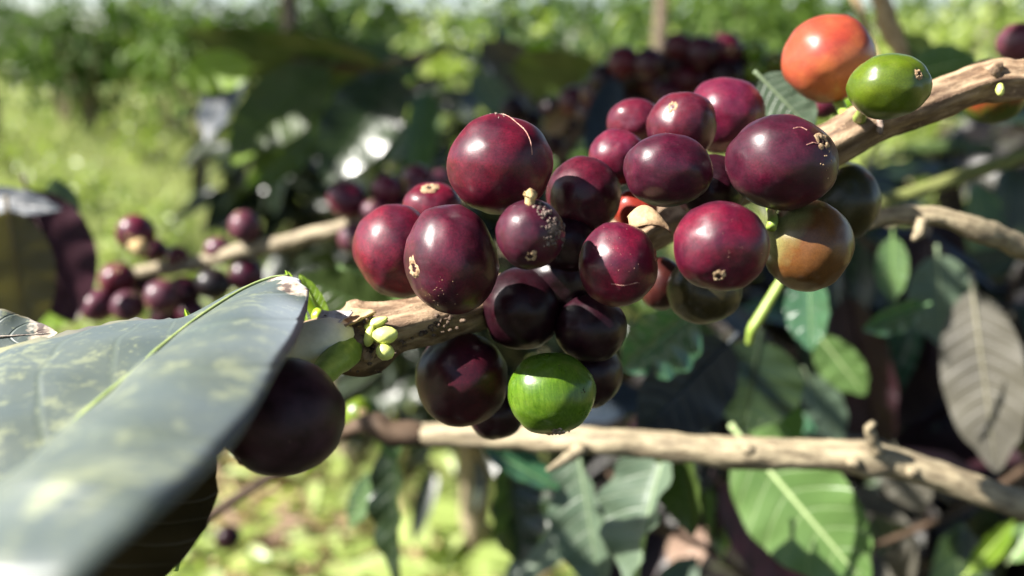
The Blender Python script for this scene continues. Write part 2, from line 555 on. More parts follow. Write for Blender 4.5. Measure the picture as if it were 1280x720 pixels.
LM = {
    'big': leaf_mat("leaf_big", (.032, .048, .042), (.056, .073, .066), vein=(.20, .25, .10), rough=.47, trans=.10, veinamt=.12, nveins=7,  # blue-grey base also carries the sky's sheen
                    spots=((.24, .26, .14), 340, .7), burn=True, scale=60, spec=.9, bd=.00025),
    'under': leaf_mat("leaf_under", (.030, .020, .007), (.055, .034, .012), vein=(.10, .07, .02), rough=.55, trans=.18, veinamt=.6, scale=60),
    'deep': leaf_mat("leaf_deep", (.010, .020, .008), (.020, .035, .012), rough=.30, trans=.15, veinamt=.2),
    'dark': leaf_mat("leaf_dark", (.032, .052, .012), (.052, .080, .018), rough=.38, trans=.28, veinamt=.25),
    'mid': leaf_mat("leaf_mid", (.035, .075, .022), (.060, .11, .032), rough=.34, trans=.22),
    'light': leaf_mat("leaf_light", (.065, .125, .034), (.098, .17, .048), vein=(.24, .31, .14), rough=.42, trans=.25, veinamt=.6, nveins=8),
    'lime': leaf_mat("leaf_lime", (.14, .24, .015), (.20, .31, .03), vein=(.30, .40, .10), rough=.4, trans=.45, tcol=(.35, .55, .03)),
    'gloss': leaf_mat("leaf_gloss", (.018, .060, .030), (.032, .085, .042), rough=.26, trans=.10, coat=.5, spec=.5),
    'slate': leaf_mat("leaf_slate", (.010, .016, .024), (.020, .028, .040), vein=(.06, .08, .09), rough=.42, trans=.05, coat=.0, veinamt=.3, spec=.4),  # blue in the base stands for sky reflected on a dark leaf
    'sage': leaf_mat("leaf_sage", (.055, .085, .055), (.085, .12, .075), vein=(.16, .21, .12), rough=.46, trans=.12, veinamt=.5),
    'grey': leaf_mat("leaf_grey", (.052, .048, .038), (.080, .074, .056), vein=(.11, .10, .075), rough=.5, trans=.08, veinamt=.5, nveins=11),
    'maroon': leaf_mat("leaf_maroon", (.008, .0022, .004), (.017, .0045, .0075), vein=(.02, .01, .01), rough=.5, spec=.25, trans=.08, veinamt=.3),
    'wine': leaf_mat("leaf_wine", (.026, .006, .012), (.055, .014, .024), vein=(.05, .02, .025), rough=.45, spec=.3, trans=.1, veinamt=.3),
    'brown': leaf_mat("leaf_brown", (.065, .050, .018), (.105, .080, .028), vein=(.14, .10, .04), rough=.5, trans=.25, veinamt=.4),
    'dry': leaf_mat("leaf_dry", (.16, .095, .065), (.27, .18, .13), vein=(.3, .21, .15), rough=.7, trans=.2, veinamt=.4),
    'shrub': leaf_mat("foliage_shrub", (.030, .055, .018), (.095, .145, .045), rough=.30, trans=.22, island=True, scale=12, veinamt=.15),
    'shrub_dark': leaf_mat("foliage_shade", (.006, .011, .006), (.018, .026, .010), rough=.36, trans=.10, island=True, scale=12, veinamt=.1),  # near-black copy of the shrub leaves, standing for shade
    'shrub_shade': leaf_mat("foliage_purple_shade", (.005, .003, .0032), (.014, .009, .007), rough=.42, trans=.06, island=True, scale=12, veinamt=.15),  # understorey shade put into the leaf colour
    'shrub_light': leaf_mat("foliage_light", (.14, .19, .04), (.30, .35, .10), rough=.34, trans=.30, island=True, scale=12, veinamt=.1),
    'tree': leaf_mat("foliage_tree", (.035, .07, .012), (.11, .17, .03), rough=.6, spec=.25, trans=.3, island=True, scale=3, veinamt=.0),
    'tree_dark': leaf_mat("foliage_far", (.020, .042, .012), (.075, .115, .030), rough=.75, spec=.15, trans=.3, island=True, scale=3, veinamt=.0),
    'weed': leaf_mat("weed_leaf", (.19, .25, .055), (.40, .46, .19), rough=.36, trans=.30, island=True, scale=10, veinamt=.1),
    'grass': leaf_mat("grass_blade", (.17, .22, .055), (.40, .40, .17), rough=.5, trans=.35, tcol=(.34, .40, .13), island=True, scale=10, veinamt=.0),
    'straw': leaf_mat("straw", (.26, .18, .08), (.56, .45, .25), rough=.6, trans=.15, island=True, scale=10, veinamt=.0),
}

# ------------------------------------------------------------------ ground
def ground_h(x, y):
    h = .05 * math.sin(x * .9 + 1.3) * math.cos(y * .7) + .03 * mnoise.noise(Vector((x * 1.7, y * 1.7, 0)))
    h += .05 * max(0, x - .5) + max(0, y - 5) * .012
    return h


def axis_steps(lo, hi, near, n):
    s = np.linspace(-1, 1, n)
    return np.sign(s) * (np.abs(s) ** 2.6) * (hi - lo) / 2


def build_ground():
    xs = axis_steps(-160, 160, 0, 121)
    ys = np.r_[np.linspace(-6, 12, 100), 12 + (np.linspace(0, 1, 40)[1:] ** 2.2) * 240]
    V, UV = [], []
    for y in ys:
        for x in xs:
            V.append((x, y, ground_h(x, y) if y < 40 else ground_h(x * 40 / y, 40) + (y - 40) * .012))
            UV.append((x, y))
    m, t, bs = new_mat("soil_and_turf")
    tc = N(t, "ShaderNodeTexCoord")
    a = noise_n(t, tc.outputs["UV"], 1.6, 5, .65)
    b = noise_n(t, tc.outputs["UV"], 22, 4, .65)
    g = ramp(t, b, [(.30, (.07, .09, .014)), (.50, (.15, .19, .045)), (.70, (.30, .29, .12))])
    s = ramp(t, b, [(.30, (.06, .035, .02)), (.55, (.17, .115, .06)), (.72, (.36, .28, .16))])
    sx = N(t, "ShaderNodeSeparateXYZ")
    t.links.new(tc.outputs["UV"], sx.inputs[0])
    dist = N(t, "ShaderNodeMapRange")
    t.links.new(math_n(t, 'ADD', sx.outputs[1], math_n(t, 'MULTIPLY', a, 2.0)), dist.inputs[0])
    dist.inputs[1].default_value = 2.4
    dist.inputs[2].default_value = 3.8
    patch = ramp(t, a, [(.44, (1, 1, 1)), (.62, (0, 0, 0))])
    f = math_n(t, 'MAXIMUM', dist.outputs[0], math_n(t, 'MULTIPLY', patch, .55))
    t.links.new(mix(t, math_n(t, 'MULTIPLY', f, .9), s, g), bs.inputs["Base Color"])
    bs.inputs["Roughness"].default_value = .9
    bs.inputs["Specular IOR Level"].default_value = .15
    t.links.new(bump(t, b, .8, .03), bs.inputs["Normal"])
    o = mk("ground", V, grid_faces(len(ys), len(xs)), m, uv=UV, origin=(0, 0, 0))
    tag(o, kind="structure")


build_ground()


# ------------------------------------------------------------------ scattered growth (uncountable)
def leaf_template(rows=5, fold=.25, droop=.25):
    """A unit leaf: length along +x, width along y, up +z."""
    T, U = [], []
    for i in range(rows + 1):
        s = i / rows
        wd = .5 * (max(s, .0) ** .6) * (max(1 - s, 0) ** .8) * 2.05 + .01
        for u in (-1, 0, 1):
            T.append((s, u * wd, abs(u) * fold * wd - droop * s * s))
            U.append((.5 + .5 * u, s))
    return np.array(T), grid_faces(rows + 1, 3), U


def scatter(name, pos, dirs, ups, ln, wd, mat, tmpl=None, parent=None, origin=None):
    """One mesh of many leaves: pos, dirs, ups (n,3); ln, wd (n)."""
    T, F, U = tmpl or leaf_template()
    n = len(pos)
    d = dirs / np.linalg.norm(dirs, axis=1)[:, None]
    s = np.cross(ups, d)
    s /= np.maximum(np.linalg.norm(s, axis=1), 1e-6)[:, None]
    u = np.cross(d, s)
    V = (pos[:, None, :] + d[:, None, :] * (T[None, :, 0:1] * ln[:, None, None])
         + s[:, None, :] * (T[None, :, 1:2] * wd[:, None, None]) + u[:, None, :] * (T[None, :, 2:3] * ln[:, None, None]))
    F = np.array(F)
    FF = (F[None] + (np.arange(n) * len(T))[:, None, None]).reshape(-1, F.shape[1])
    return mk(name, V.reshape(-1, 3), FF, mat, parent, uv=np.tile(np.array(U), (n, 1)), origin=origin)


def rand_dirs(n, up=0.0):
    v = nr.normal(size=(n, 3))
    v[:, 2] += up
    return v / np.linalg.norm(v, axis=1)[:, None]


def fan(n, y0, y1, power=1.0, spread=.72, x_of=None):
    y = y0 + (y1 - y0) * nr.random(n) ** power
    x = (nr.random(n) * 2 - 1) * spread * (y + .3)
    return x, y


def grass():
    x, y = fan(60000, 1.2, 16, 1.35)
    keep = np.array([mnoise.noise(Vector((a * 1.3, b * 1.3, 4))) + .55 * (b > 2.2) - .12 * (b < 1.8) > -.05 for a, b in zip(x, y)])
    x, y = x[keep], y[keep]
    z = np.array([ground_h(a, b) for a, b in zip(x, y)])
    n = len(x)
    d = nr.normal(size=(n, 3)) * .55
    d[:, 2] = 1
    o = scatter("grass", np.c_[x, y, z], d, rand_dirs(n), .05 + .11 * nr.random(n) + .01 * y, .007 + .005 * nr.random(n) + .0012 * y, LM['grass'], leaf_template(2, .1, .3), origin=(0, 0, 0))
    tag(o, "short sunlit yellow green grass over the clearing", "grass", kind="stuff")


def weeds():
    x, y = fan(7500, 1.15, 13, 1.35)
    keep = np.array([mnoise.noise(Vector((a * 1.1 + 9, b * 1.1, 1))) > (-.12 if b > 1.8 else .10) for a, b in zip(x, y)])
    x, y = x[keep], y[keep]
    n = len(x)
    z = np.array([ground_h(a, b) for a, b in zip(x, y)]) + .02 + .13 * nr.random(n)
    d = nr.normal(size=(n, 3))
    d[:, 2] = nr.normal(size=n) * .35
    o = scatter("weeds", np.c_[x, y, z], d, rand_dirs(n, 1.6), .035 + .045 * nr.random(n) + .003 * y, .02 + .025 * nr.random(n), LM['weed'], origin=(0, 0, 0))
    tag(o, "low broad leaved weeds dotted through the grass", "weeds", kind="stuff")


def litter():
    n = 4200
    x, y = fan(n, 1.0, 3.2, 1.2)
    z = np.array([ground_h(a, b) for a, b in zip(x, y)]) + .004 + .03 * nr.random(n)
    d = nr.normal(size=(n, 3))
    d[:, 2] *= .12
    o = scatter("straw", np.c_[x, y, z], d, rand_dirs(n, 2), .06 + .2 * nr.random(n), .004 + .009 * nr.random(n), LM['straw'], leaf_template(3, .05, .05), origin=(0, 0, 0))
    tag(o, "dry straw and stalks lying on the bare soil", "straw", kind="stuff")
    n = 700
    x, y = fan(n, 1.0, 4.0, 1.2)
    z = np.array([ground_h(a, b) for a, b in zip(x, y)]) + .008 + .015 * nr.random(n)
    d = nr.normal(size=(n, 3))
    d[:, 2] *= .2
    o = scatter("leaf_litter", np.c_[x, y, z], d, rand_dirs(n, 2), .05 + .08 * nr.random(n), .03 + .04 * nr.random(n), LM['dry'], origin=(0, 0, 0))
    tag(o, "fallen dry brown leaves on the soil", "leaf litter", kind="stuff")


grass()
weeds()
litter()


# ------------------------------------------------------------------ bushes and trees behind
def shrub(label, base, height, radius, nleaf, mat, leaf_len=.11, leaf_w=.045, squash=1.0, lean=(0, 0), name="coffee_shrub", cat="shrub", group=None, lo=.1):
    bx, by = base
    bz = ground_h(bx, by)
    root = empty(name, (bx, by, bz))
    tag(root, label, cat, group)
    # stems
    parts, tips = [], []
    nb = 6
    for i in range(nb):
        a = 2 * math.pi * i / nb + rnd.random()
        r = radius * (.35 + .45 * rnd.random())
        top = (bx + lean[0] + math.cos(a) * r, by + lean[1] + math.sin(a) * r * squash, bz + height * (.6 + .35 * rnd.random()))
        mid = (bx + (top[0] - bx) * .35, by + (top[1] - by) * .35, bz + height * .45)
        V, F, U = tube_geo([(bx, by, bz - .03, .018 * height + .004), (*mid, .011 * height + .003), (*top, .003)], per=5, sides=7, world=True, seed=i)
        parts.append((V, F, U))
        tips.append((mid, top))
    V, F, U = join_geo(parts)
    mk("stem", V, F, M_bark_grey, root, uv=U)
    # leaves in clumps round the stems, thinner towards the outside
    nclump = max(14, nleaf // 26)
    cs = []
    for i in range(nclump):
        mid, top = rnd.choice(tips)
        f = rnd.random()
        v = rand_dirs(1)[0] * radius * (.2 + .75 * rnd.random() ** .7)
        c = [mid[k] + (top[k] - mid[k]) * f for k in range(3)]
        c[0] += v[0] * .8; c[1] += v[1] * .8 * squash; c[2] += v[2] * height * .28 / max(radius, .01) * 1.0
        c[2] = min(max(c[2], bz + height * lo), bz + height)
        cs.append((*c, radius * (.14 + .16 * rnd.random())))
    cs = np.array(cs)
    k = nr.integers(len(cs), size=nleaf)
    off = nr.normal(size=(nleaf, 3)) * cs[k, 3:4] * .75
    pos = cs[k, :3] + off
    d = off / np.linalg.norm(off, axis=1)[:, None] + nr.normal(size=(nleaf, 3)) * .5
    d[:, 2] -= .35
    scatter("foliage", pos, d, rand_dirs(nleaf, 1.3), leaf_len * (.6 + .6 * nr.random(nleaf)), leaf_w * (.6 + .6 * nr.random(nleaf)), mat, parent=root)
    return root


def W(px, d):
    """World x and y of something px across the photograph and d metres away."""
    q = P(px, 360, d)
    return q.x, q.y


# the dark bush behind the middle of the photograph
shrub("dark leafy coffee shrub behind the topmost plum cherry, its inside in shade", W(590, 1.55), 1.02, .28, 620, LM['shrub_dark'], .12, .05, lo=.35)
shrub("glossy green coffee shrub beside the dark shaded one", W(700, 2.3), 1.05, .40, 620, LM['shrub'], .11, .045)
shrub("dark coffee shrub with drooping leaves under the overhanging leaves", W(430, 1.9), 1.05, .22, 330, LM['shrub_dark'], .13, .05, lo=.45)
shrub("pale green young shrub standing on the grass slope", W(235, 10.5), 1.2, .6, 520, LM['shrub_light'], .11, .05)
shrub("mid green shrub with shiny leaves near the tall trunk", W(110, 11.5), 1.5, .8, 560, LM['shrub'], .12, .05)
shrub("round light shrub between the dark bush and the sky", W(520, 5.2), 1.25, .7, 700, LM['shrub_light'], .12, .055)
shrub("broad green shrub under the thin dark trunk", W(640, 6.4), 1.35, .9, 800, LM['shrub'], .14, .06)
shrub("yellow green shrub beyond the dark berry cluster", W(770, 5.6), 1.15, .7, 620, LM['shrub_light'], .12, .05)
shrub("low dry-tipped shrub at the grassy bank behind the red cherry", W(1090, 4.2), .95, .45, 380, LM['shrub_light'], .1, .04)
shrub("dull olive shrub on the bank above the red and green cherry", W(1230, 4.8), 1.1, .5, 420, LM['shrub'], .1, .04)
# the shaded understorey to the right
shrub("coffee bush coloured purple black for the shade under the main branch", W(1120, .80), .92, .24, 620, LM['shrub_shade'], .11, .05, lo=.15)
shrub("dark bush of hanging leaves next to the one coloured for shade", W(1290, .95), .98, .26, 560, LM['shrub_shade'], .12, .05, lo=.15)
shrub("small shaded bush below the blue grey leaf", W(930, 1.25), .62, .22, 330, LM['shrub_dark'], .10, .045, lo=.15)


def shade_canopy(label, target, reach, wide, nleaf, group=None):
    """An unseen leafy bough, added up towards the sun to shade the target."""
    c = P(*target) + SUN * reach
    e1 = SUN.cross(Vector((0, 0, 1))).normalized()
    e2 = SUN.cross(e1).normalized()
    root = empty("added_shade_bough", c)  # out of view, added only for the shade it casts
    tag(root, label, "added bough", group)
    geo = []
    for i in range(5):
        a = c + e1 * (wide[0] * 1.1) + e2 * (wide[1] * (i - 2) * .25) + Vector((0, 0, .03))
        b = c - e1 * (wide[0] * 1.0) + e2 * (wide[1] * (i - 2) * .45)
        m = (a + b) / 2 + Vector((0, 0, .02 * rnd.random()))
        geo.append(tube_geo([(*a, .006), (*m, .0045), (*b, .002)], per=6, sides=8, world=True, seed=i))
    V, F, U = join_geo(geo)
    mk("stem", V, F, M_bark_grey, root, uv=U)
    u, v = nr.uniform(-1, 1, nleaf), nr.uniform(-1, 1, nleaf)
    keep = u * u + v * v < 1.15
    u, v = u[keep], v[keep]
    E1, E2, Sv = (np.array(tuple(q)) for q in (e1, e2, SUN))
    pos = np.array(tuple(c)) + E1 * (u * wide[0])[:, None] + E2 * (v * wide[1])[:, None] + Sv * (nr.normal(size=len(u)) * .03)[:, None]
    dz = (pos - np.array(tuple(CO))) @ np.array(tuple(CF))
    dy = (pos - np.array(tuple(CO))) @ np.array(tuple(CU))
    pos = pos[(dz < 0) | (dy - .15 > .34 * dz)]      # none of its leaves droop into the view
    n = len(pos)
    d = nr.normal(size=(n, 3))
    d[:, 2] -= .5
    scatter("foliage", pos, d, np.tile(Sv, (n, 1)) + nr.normal(size=(n, 3)) * .35, .08 + .06 * nr.random(n), .035 + .02 * nr.random(n), LM['shrub'], parent=root)


shade_canopy("unseen leafy bough added to shade the hanging olive leaves", (430, 110, .66), .46, (.11, .11), 20)
shade_canopy("unseen leafy bough added to shade the packed dark berries", (795, 95, .42), .34, (.075, .05), 20)
shade_canopy("unseen leafy bough added to shade the undergrowth below the main branch", (1140, 450, .45), .50, (.16, .17), 90)
shade_canopy("broad unseen leaf mass added to shade the dark corner", (1130, 420, 1.0), .95, (.40, .36), 330)
shade_canopy("unseen leaf mass added to shade the dark coffee shrub behind the cherries", (590, 150, 1.6), .75, (.34, .26), 220)


def light_block_bough(label, c, x, f, thick, n, below=False):
    """More of the plant that bears the fruit: a layer of its own leaves, clear of the sun's path to it."""
    root = empty("added_block_bough", c)  # out of view, added to darken the fill light on the fruit
    tag(root, label, "added bough")
    geo = []
    for i in range(4):
        ff = f[0] + (f[1] - f[0]) * (i + .5) / 4
        a = c + CX * x[1] + CU * .02 + CF * ff
        b = c + CX * x[0] + CU * .01 + CF * (ff + .03)
        m = (a + b) / 2 + CU * .02
        geo.append(tube_geo([(*a, .006), (*m, .0045), (*b, .002)], per=6, sides=8, world=True, seed=i))
    V, F, U = join_geo(geo)
    mk("stem", V, F, M_bark_grey, root, uv=U)
    ex, eu, ef = (np.array(tuple(q)) for q in (CX, CU, CF))
    pos = np.array(tuple(c)) + ex * nr.uniform(*x, n)[:, None] + ef * nr.uniform(*f, n)[:, None] + eu * (nr.normal(size=n) * thick)[:, None]
    rel = pos - np.array(tuple(CO))
    up, dep = rel @ eu, np.maximum(rel @ ef, 0)
    pos = pos[(-up - .09 > .34 * dep) if below else (up - .13 > .34 * dep)]      # none of its leaves reaches into the view
    n = len(pos)
    d = nr.normal(size=(n, 3))
    d[:, 2] *= .3
    scatter("foliage", pos, d, np.tile(eu, (n, 1)) + nr.normal(size=(n, 3)) * .3, .09 + .05 * nr.random(n), .04 + .02 * nr.random(n), LM['shrub_dark'], parent=root)


light_block_bough("unseen leafy bough added to cut sky light on the fruiting branch", CO + CX * .16 + CU * .25 + CF * .16, (-.20, .30), (-.24, .50), .02, 300)
light_block_bough("unseen leafy bough added to cut ground bounce under the fruiting branch", CO + CX * .02 - CU * .20 + CF * .08, (-.42, .42), (-.22, .40), .025, 560, below=True)


def tree(label, px, d, height, crown_r, trunk_r, mat, nleaf, crown_lo=.4, leaf=.16, lean=0.0, name="tree", group=None):
    bx, by = W(px, d)
    bz = ground_h(bx, by) if by < 40 else .5
    root = empty(name, (bx, by, bz))
    tag(root, label, "tree", group)
    pts = [(bx, by, bz - .1, trunk_r * 1.3), (bx + lean * .3, by, bz + height * .3, trunk_r), (bx + lean * .7, by, bz + height * .65, trunk_r * .7), (bx + lean, by, bz + height * .95, trunk_r * .25)]
    geo = [tube_geo(pts, per=6, sides=9, world=True, rough=.1, seed=d)]
    ends = []
    for i in range(9):
        f = crown_lo + (.92 - crown_lo) * (i + .5) / 9
        a = i * 2.4 + rnd.random()
        r = crown_r * (.5 + .5 * rnd.random()) * (1.15 - .55 * f)
        s = (bx + lean * f, by, bz + height * f)
        e = (s[0] + math.cos(a) * r, s[1] + math.sin(a) * r, s[2] + r * (.2 + .4 * rnd.random()))
        geo.append(tube_geo([(*s, trunk_r * .4), ((s[0] + e[0]) / 2, (s[1] + e[1]) / 2, (s[2] + e[2]) / 2 + .05, trunk_r * .25), (*e, trunk_r * .08)], per=4, sides=6, world=True, seed=i))
        ends.append((s, e))
    V, F, U = join_geo(geo)
    mk("trunk", V, F, M_trunk, root, uv=U)
    cs = []
    for i in range(46):
        s, e = rnd.choice(ends)
        f = .35 + .75 * rnd.random()
        c = [s[k] + (e[k] - s[k]) * f + rnd.gauss(0, crown_r * .16) for k in range(3)]
        cs.append((*c, crown_r * (.10 + .13 * rnd.random())))
    cs = np.array(cs)
    k = nr.integers(len(cs), size=nleaf)
    off = nr.normal(size=(nleaf, 3)) * cs[k, 3:4]
    dd = off + nr.normal(size=(nleaf, 3)) * .3 * crown_r
    dd[:, 2] -= .1
    scatter("crown", cs[k, :3] + off, dd, rand_dirs(nleaf, .8), leaf * (.6 + .8 * nr.random(nleaf)), leaf * .5 * (.6 + .8 * nr.random(nleaf)), mat, leaf_template(3), parent=root)


tree("tall tree with a pale brown trunk at the edge of the clearing", 18, 9.0, 6.0, 1.7, .085, LM['tree'], 2600, .45, .14)
tree("slim tree with a reddish trunk above the overhanging leaves", 385, 10.0, 6.0, 1.5, .10, LM['tree_dark'], 1800, .42, .15)
tree("thin dark leaning tree rising behind the dark berry cluster", 806, 4.6, 4.6, 1.2, .034, LM['tree'], 1500, .55, .12, lean=.1)

shrub("tall loose bush under the sky at the head of the grass slope", W(275, 9.0), 1.75, .9, 900, LM['tree'], .16, .08, name="bush", cat="bush")
shrub("tall bush rising behind the round light shrub", W(455, 10.0), 1.7, 1.0, 1000, LM['tree_dark'], .17, .08, name="bush", cat="bush")
shrub("wide bush between the thin dark trunk and the orange cherry", W(900, 9.5), 1.9, 1.3, 1300, LM['tree'], .17, .08, name="bush", cat="bush")
shrub("pale bush on the grassy bank behind the dry twig", W(1150, 8.5), 1.5, 1.0, 900, LM['shrub_light'], .15, .07, name="bush", cat="bush")

shrub("dense dark bush between the pale trunk and the tall loose bush", W(140, 10.5), 1.85, .9, 1100, LM['tree_dark'], .16, .08, name="bush", cat="bush")
for lab, px, d, h, r, n in [
    ("low pale tuft of weeds in the middle of the grass slope", 95, 5.2, .34, .34, 150),
    ("low weed tuft on the grass above the upright plum cherry", 190, 4.2, .30, .28, 130),
    ("low weed tuft at the near edge of the lit grass", 260, 3.3, .24, .22, 110),
    ("weed tuft far up the slope before the dense dark bush", 40, 7.5, .5, .5, 190),
    ("weed tuft far up the slope before the tall loose bush", 210, 7.8, .5, .5, 190),
]:
    shrub(lab, W(px, d), h, r, n, LM['shrub_light'], .09, .045, name="weed_tuft", cat="weed", group="weed tufts on the grass slope", lo=.05)


def far_wood():
    n = 9000
    a = (nr.random(n) * 2 - 1) * .85
    r = 26 + 14 * nr.random(n)
    x = np.tan(a) * r
    top = np.array([2.7 + .75 * mnoise.noise(Vector((b * .22, 2, 0))) + .3 * mnoise.noise(Vector((b * .9, 5, 0))) for b in x])
    for gx, gw, gd in ((-2.5, 1.8, 1.3), (-17.6, .6, 1.5), (-15.7, .7, 1.5), (-10.6, 1.0, 1.2)):      # low places where the sky shows
        top -= gd * np.exp(-((x / r * 33 - gx) / gw) ** 2)
    z = .35 + top * nr.random(n) ** .8 * 1.0
    d = nr.normal(size=(n, 3))
    o = scatter("far_wood", np.c_[x, r, z], d, rand_dirs(n, .8), .35 + .4 * nr.random(n), .25 + .2 * nr.random(n), LM['tree_dark'], leaf_template(2), origin=(0, 0, 0))
    tag(o, "distant line of green bushes closing the clearing", "wood", kind="stuff")


far_wood()


def broad_weed(label, px, py, leaf_len, mat, n=8):
    """A rosette of broad leaves standing on the ground where the photograph shows its middle."""
    q = P(px, py, 1.0)
    v = q - CO
    k = 1.0
    while (CO + v * k).z > ground_h((CO + v * k).x, (CO + v * k).y) + leaf_len * .5:
        k += .005
    b = CO + v * k
    bz = ground_h(b.x, b.y)
    root = empty("broad_leaved_weed", (b.x, b.y, bz))
    tag(root, label, "weed", "broad leaved weeds low in the clearing")
    ang = np.arange(n) * 2.4 + rnd.random() * 6
    st = []
    pos, d = [], []
    for i, a in enumerate(ang):
        h = leaf_len * (.25 + .6 * i / n)
        e = (b.x + math.cos(a) * leaf_len * .35, b.y + math.sin(a) * leaf_len * .35, bz + h)
        st.append(tube_geo([(b.x, b.y, bz, .0022), ((b.x + e[0]) / 2, (b.y + e[1]) / 2, bz + h * .7, .0018), (*e, .0012)], per=4, sides=6, world=True))
        pos.append(e)
        d.append((math.cos(a), math.sin(a), .15))
    V, F, U = join_geo(st)
    mk("stem", V, F, M_stem_green, root, uv=U)
    scatter("foliage", np.array(pos), np.array(d), np.tile([0, -.25, 1.0], (n, 1)) + nr.normal(size=(n, 3)) * .25, leaf_len * (.8 + .4 * nr.random(n)), leaf_len * .62 * (.8 + .4 * nr.random(n)), mat, leaf_template(6, .12, .2), parent=root)


for lab, px, py, ll, m in [
    ("big pale green weed with leaves shining almost white in the sun", 628, 668, .15, 'weed'),
    ("pale weed low between the blackish hanging leaf and the shining weed", 560, 712, .13, 'weed'),
    ("yellow green weed at the lowest edge under the dark cherry", 400, 712, .10, 'weed'),
    ("yellow green weed close to the rim of the shaded brown leaf", 262, 706, .10, 'shrub_light'),
    ("light weed between the straw and the lower branch", 596, 606, .11, 'weed'),
    ("small weed on the straw below the lone green berry", 440, 610, .08, 'shrub_light'),
    ("bright weed showing between the narrow and the folded grey green leaves", 690, 716, .10, 'weed'),
    ("sunlit weed seen under the hanging olive cherry", 930, 395, .12, 'weed'),
    ("sunlit weed in the gap between the turquoise and dark green leaves", 960, 440, .12, 'shrub_light'),
    ("small light weed close to the dry pinkish leaf", 905, 640, .10, 'shrub_light'),
    ("sunlit weed above the lower branch beside the dark bend", 470, 490, .14, 'weed'),
]:
    broad_weed(lab, px, py, ll, LM[m])


# ------------------------------------------------------------------ coffee leaves that stand apart
def coffee_leaf(label, base, tip, wpx, mat, roll=0.0, fold=.25, droop=.0, twist=0.0, wave=.06, petiole=True, group=None, name="coffee_leaf", bow=0.0, rows=22, cols=9, cat="leaf", seed=None):
    """base, tip: (px, py, depth); wpx: width in the photograph's pixels; roll: turn about the long axis."""
    A, B = P(*base), P(*tip)
    ax = (B - A)
    L = ax.length
    ax.normalize()
    mid = (A + B) / 2
    view = (CO - mid).normalized()
    side = ax.cross(view).normalized()
    nrm = side.cross(ax).normalized()
    if nrm.dot(view) < 0:
        nrm = -nrm
    rm = Matrix.Rotation(math.radians(roll), 3, ax)
    side, nrm = rm @ side, rm @ nrm
    dm = (base[2] + tip[2]) / 2
    hw = wpx * .5 * dm / FPX / max(.3, abs(math.cos(math.radians(roll))))
    sd = rnd.random() * 10 if seed is None else seed
    V, UV = [], []
    pk = .545 ** .62 * .455 ** .75
    for i in range(rows + 1):
        s = i / rows
        wd = hw * (s ** .62) * ((1 - s) ** .75) / pk
        if s > .86:
            wd = max(wd * .82, hw * .06 * (1 - s) / .14)
        c = A + ax * (L * s) + nrm * (bow * L * 4 * s * (1 - s)) + Vector((0, 0, -1)) * (droop * L * s * s)
        tw = Matrix.Rotation(math.radians(twist) * s, 3, ax)
        sv, nv = tw @ side, tw @ nrm
        for j in range(cols):
            u = j / (cols - 1) * 2 - 1
            lift = fold * wd * abs(u) ** 1.3 + wave * hw * math.sin(s * 26 + sd + (2.2 if u < 0 else 0)) * u * u * (s * (1 - s) * 4)
            lift += .05 * hw * mnoise.noise(Vector((s * 4, u * 1.5, sd)))
            V.append(c + sv * (wd * u) + nv * lift)
            UV.append((.5 + .5 * u, s))
    o = mk(name, V, grid_faces(rows + 1, cols), mat, uv=UV)
    tag(o, label, cat, group)
    # midrib, a little proud of the blade, running on into the leaf stalk
    rr = max(.00035, hw * .045)
    pts = []
    if petiole:
        e = A - ax * (L * .10)
        pts.append((e.x, e.y, e.z, rr * 1.3))
    for s in (0.02, .25, .5, .75, .97):
        i = round(s * rows)
        q = Vector(V[i * cols + cols // 2]) + nrm * rr * .25
        pts.append((q.x, q.y, q.z, rr * (1.1 - s)))
    Vt, F, U = tube_geo(pts, per=4, sides=8, world=True, rough=.02)
    mk("midrib", Vt, F, M_rib[mat.name] if mat.name in M_rib else mat, o, uv=U)
    return o


M_rib = {}
for key, c in (('light', (.34, .42, .20)), ('sage', (.17, .22, .13)), ('grey', (.18, .17, .12)), ('mid', (.12, .20, .06)), ('gloss', (.10, .18, .08)),
               ('lime', (.34, .46, .10)), ('dark', (.06, .10, .03)), ('brown', (.14, .10, .04))):
    M_rib[LM[key].name] = plain_mat("rib_" + key, c, tuple(x * 1.25 for x in c), 400, rough=.5, bstr=.1)

# overhanging leaves of the bush behind, top of the photograph
G_over = "dark leaves hanging over the grass slope"
coffee_leaf("long dark olive leaf lying level under the pale sky gap", (478, 78, .66), (226, 36, .64), 62, LM['dark'], roll=-40, fold=.3, bow=.05, group=G_over)
coffee_leaf("yellow green backlit leaf under the long level leaf", (316, 84, .62), (222, 100, .62), 50, LM['lime'], roll=20, group=G_over)
coffee_leaf("broad dark leaf with bright green lower edge hanging over the grass", (410, 84, .64), (284, 196, .62), 78, LM['dark'], roll=15, fold=.3, group=G_over)
coffee_leaf("yellow green backlit leaf end pointing down under the broad dark leaf", (326, 140, .68), (292, 206, .66), 44, LM['lime'], roll=15, group=G_over)
coffee_leaf("slate dark narrow curled leaf at the outer edge of the overhanging leaves", (300, 78, .66), (258, 178, .63), 40, LM['slate'], roll=45, group=G_over)
coffee_leaf("drooping olive leaf pointing down at the grass", (410, 138, .66), (306, 236, .62), 50, LM['dark'], roll=-25, fold=.35, group=G_over)
coffee_leaf("blackish green broad leaf above the small berries on the thin branch", (498, 92, .60), (404, 230, .58), 86, LM['deep'], roll=20, fold=.35, group=G_over)
coffee_leaf("small shiny leaf catching the sun between the overhanging leaves", (450, 76, .74), (392, 118, .72), 34, LM['mid'], roll=-20, group=G_over)
coffee_leaf("short pale leaf end poking out below the small shiny leaf", (440, 112, .74), (346, 170, .72), 30, LM['mid'], roll=-50, group=G_over)
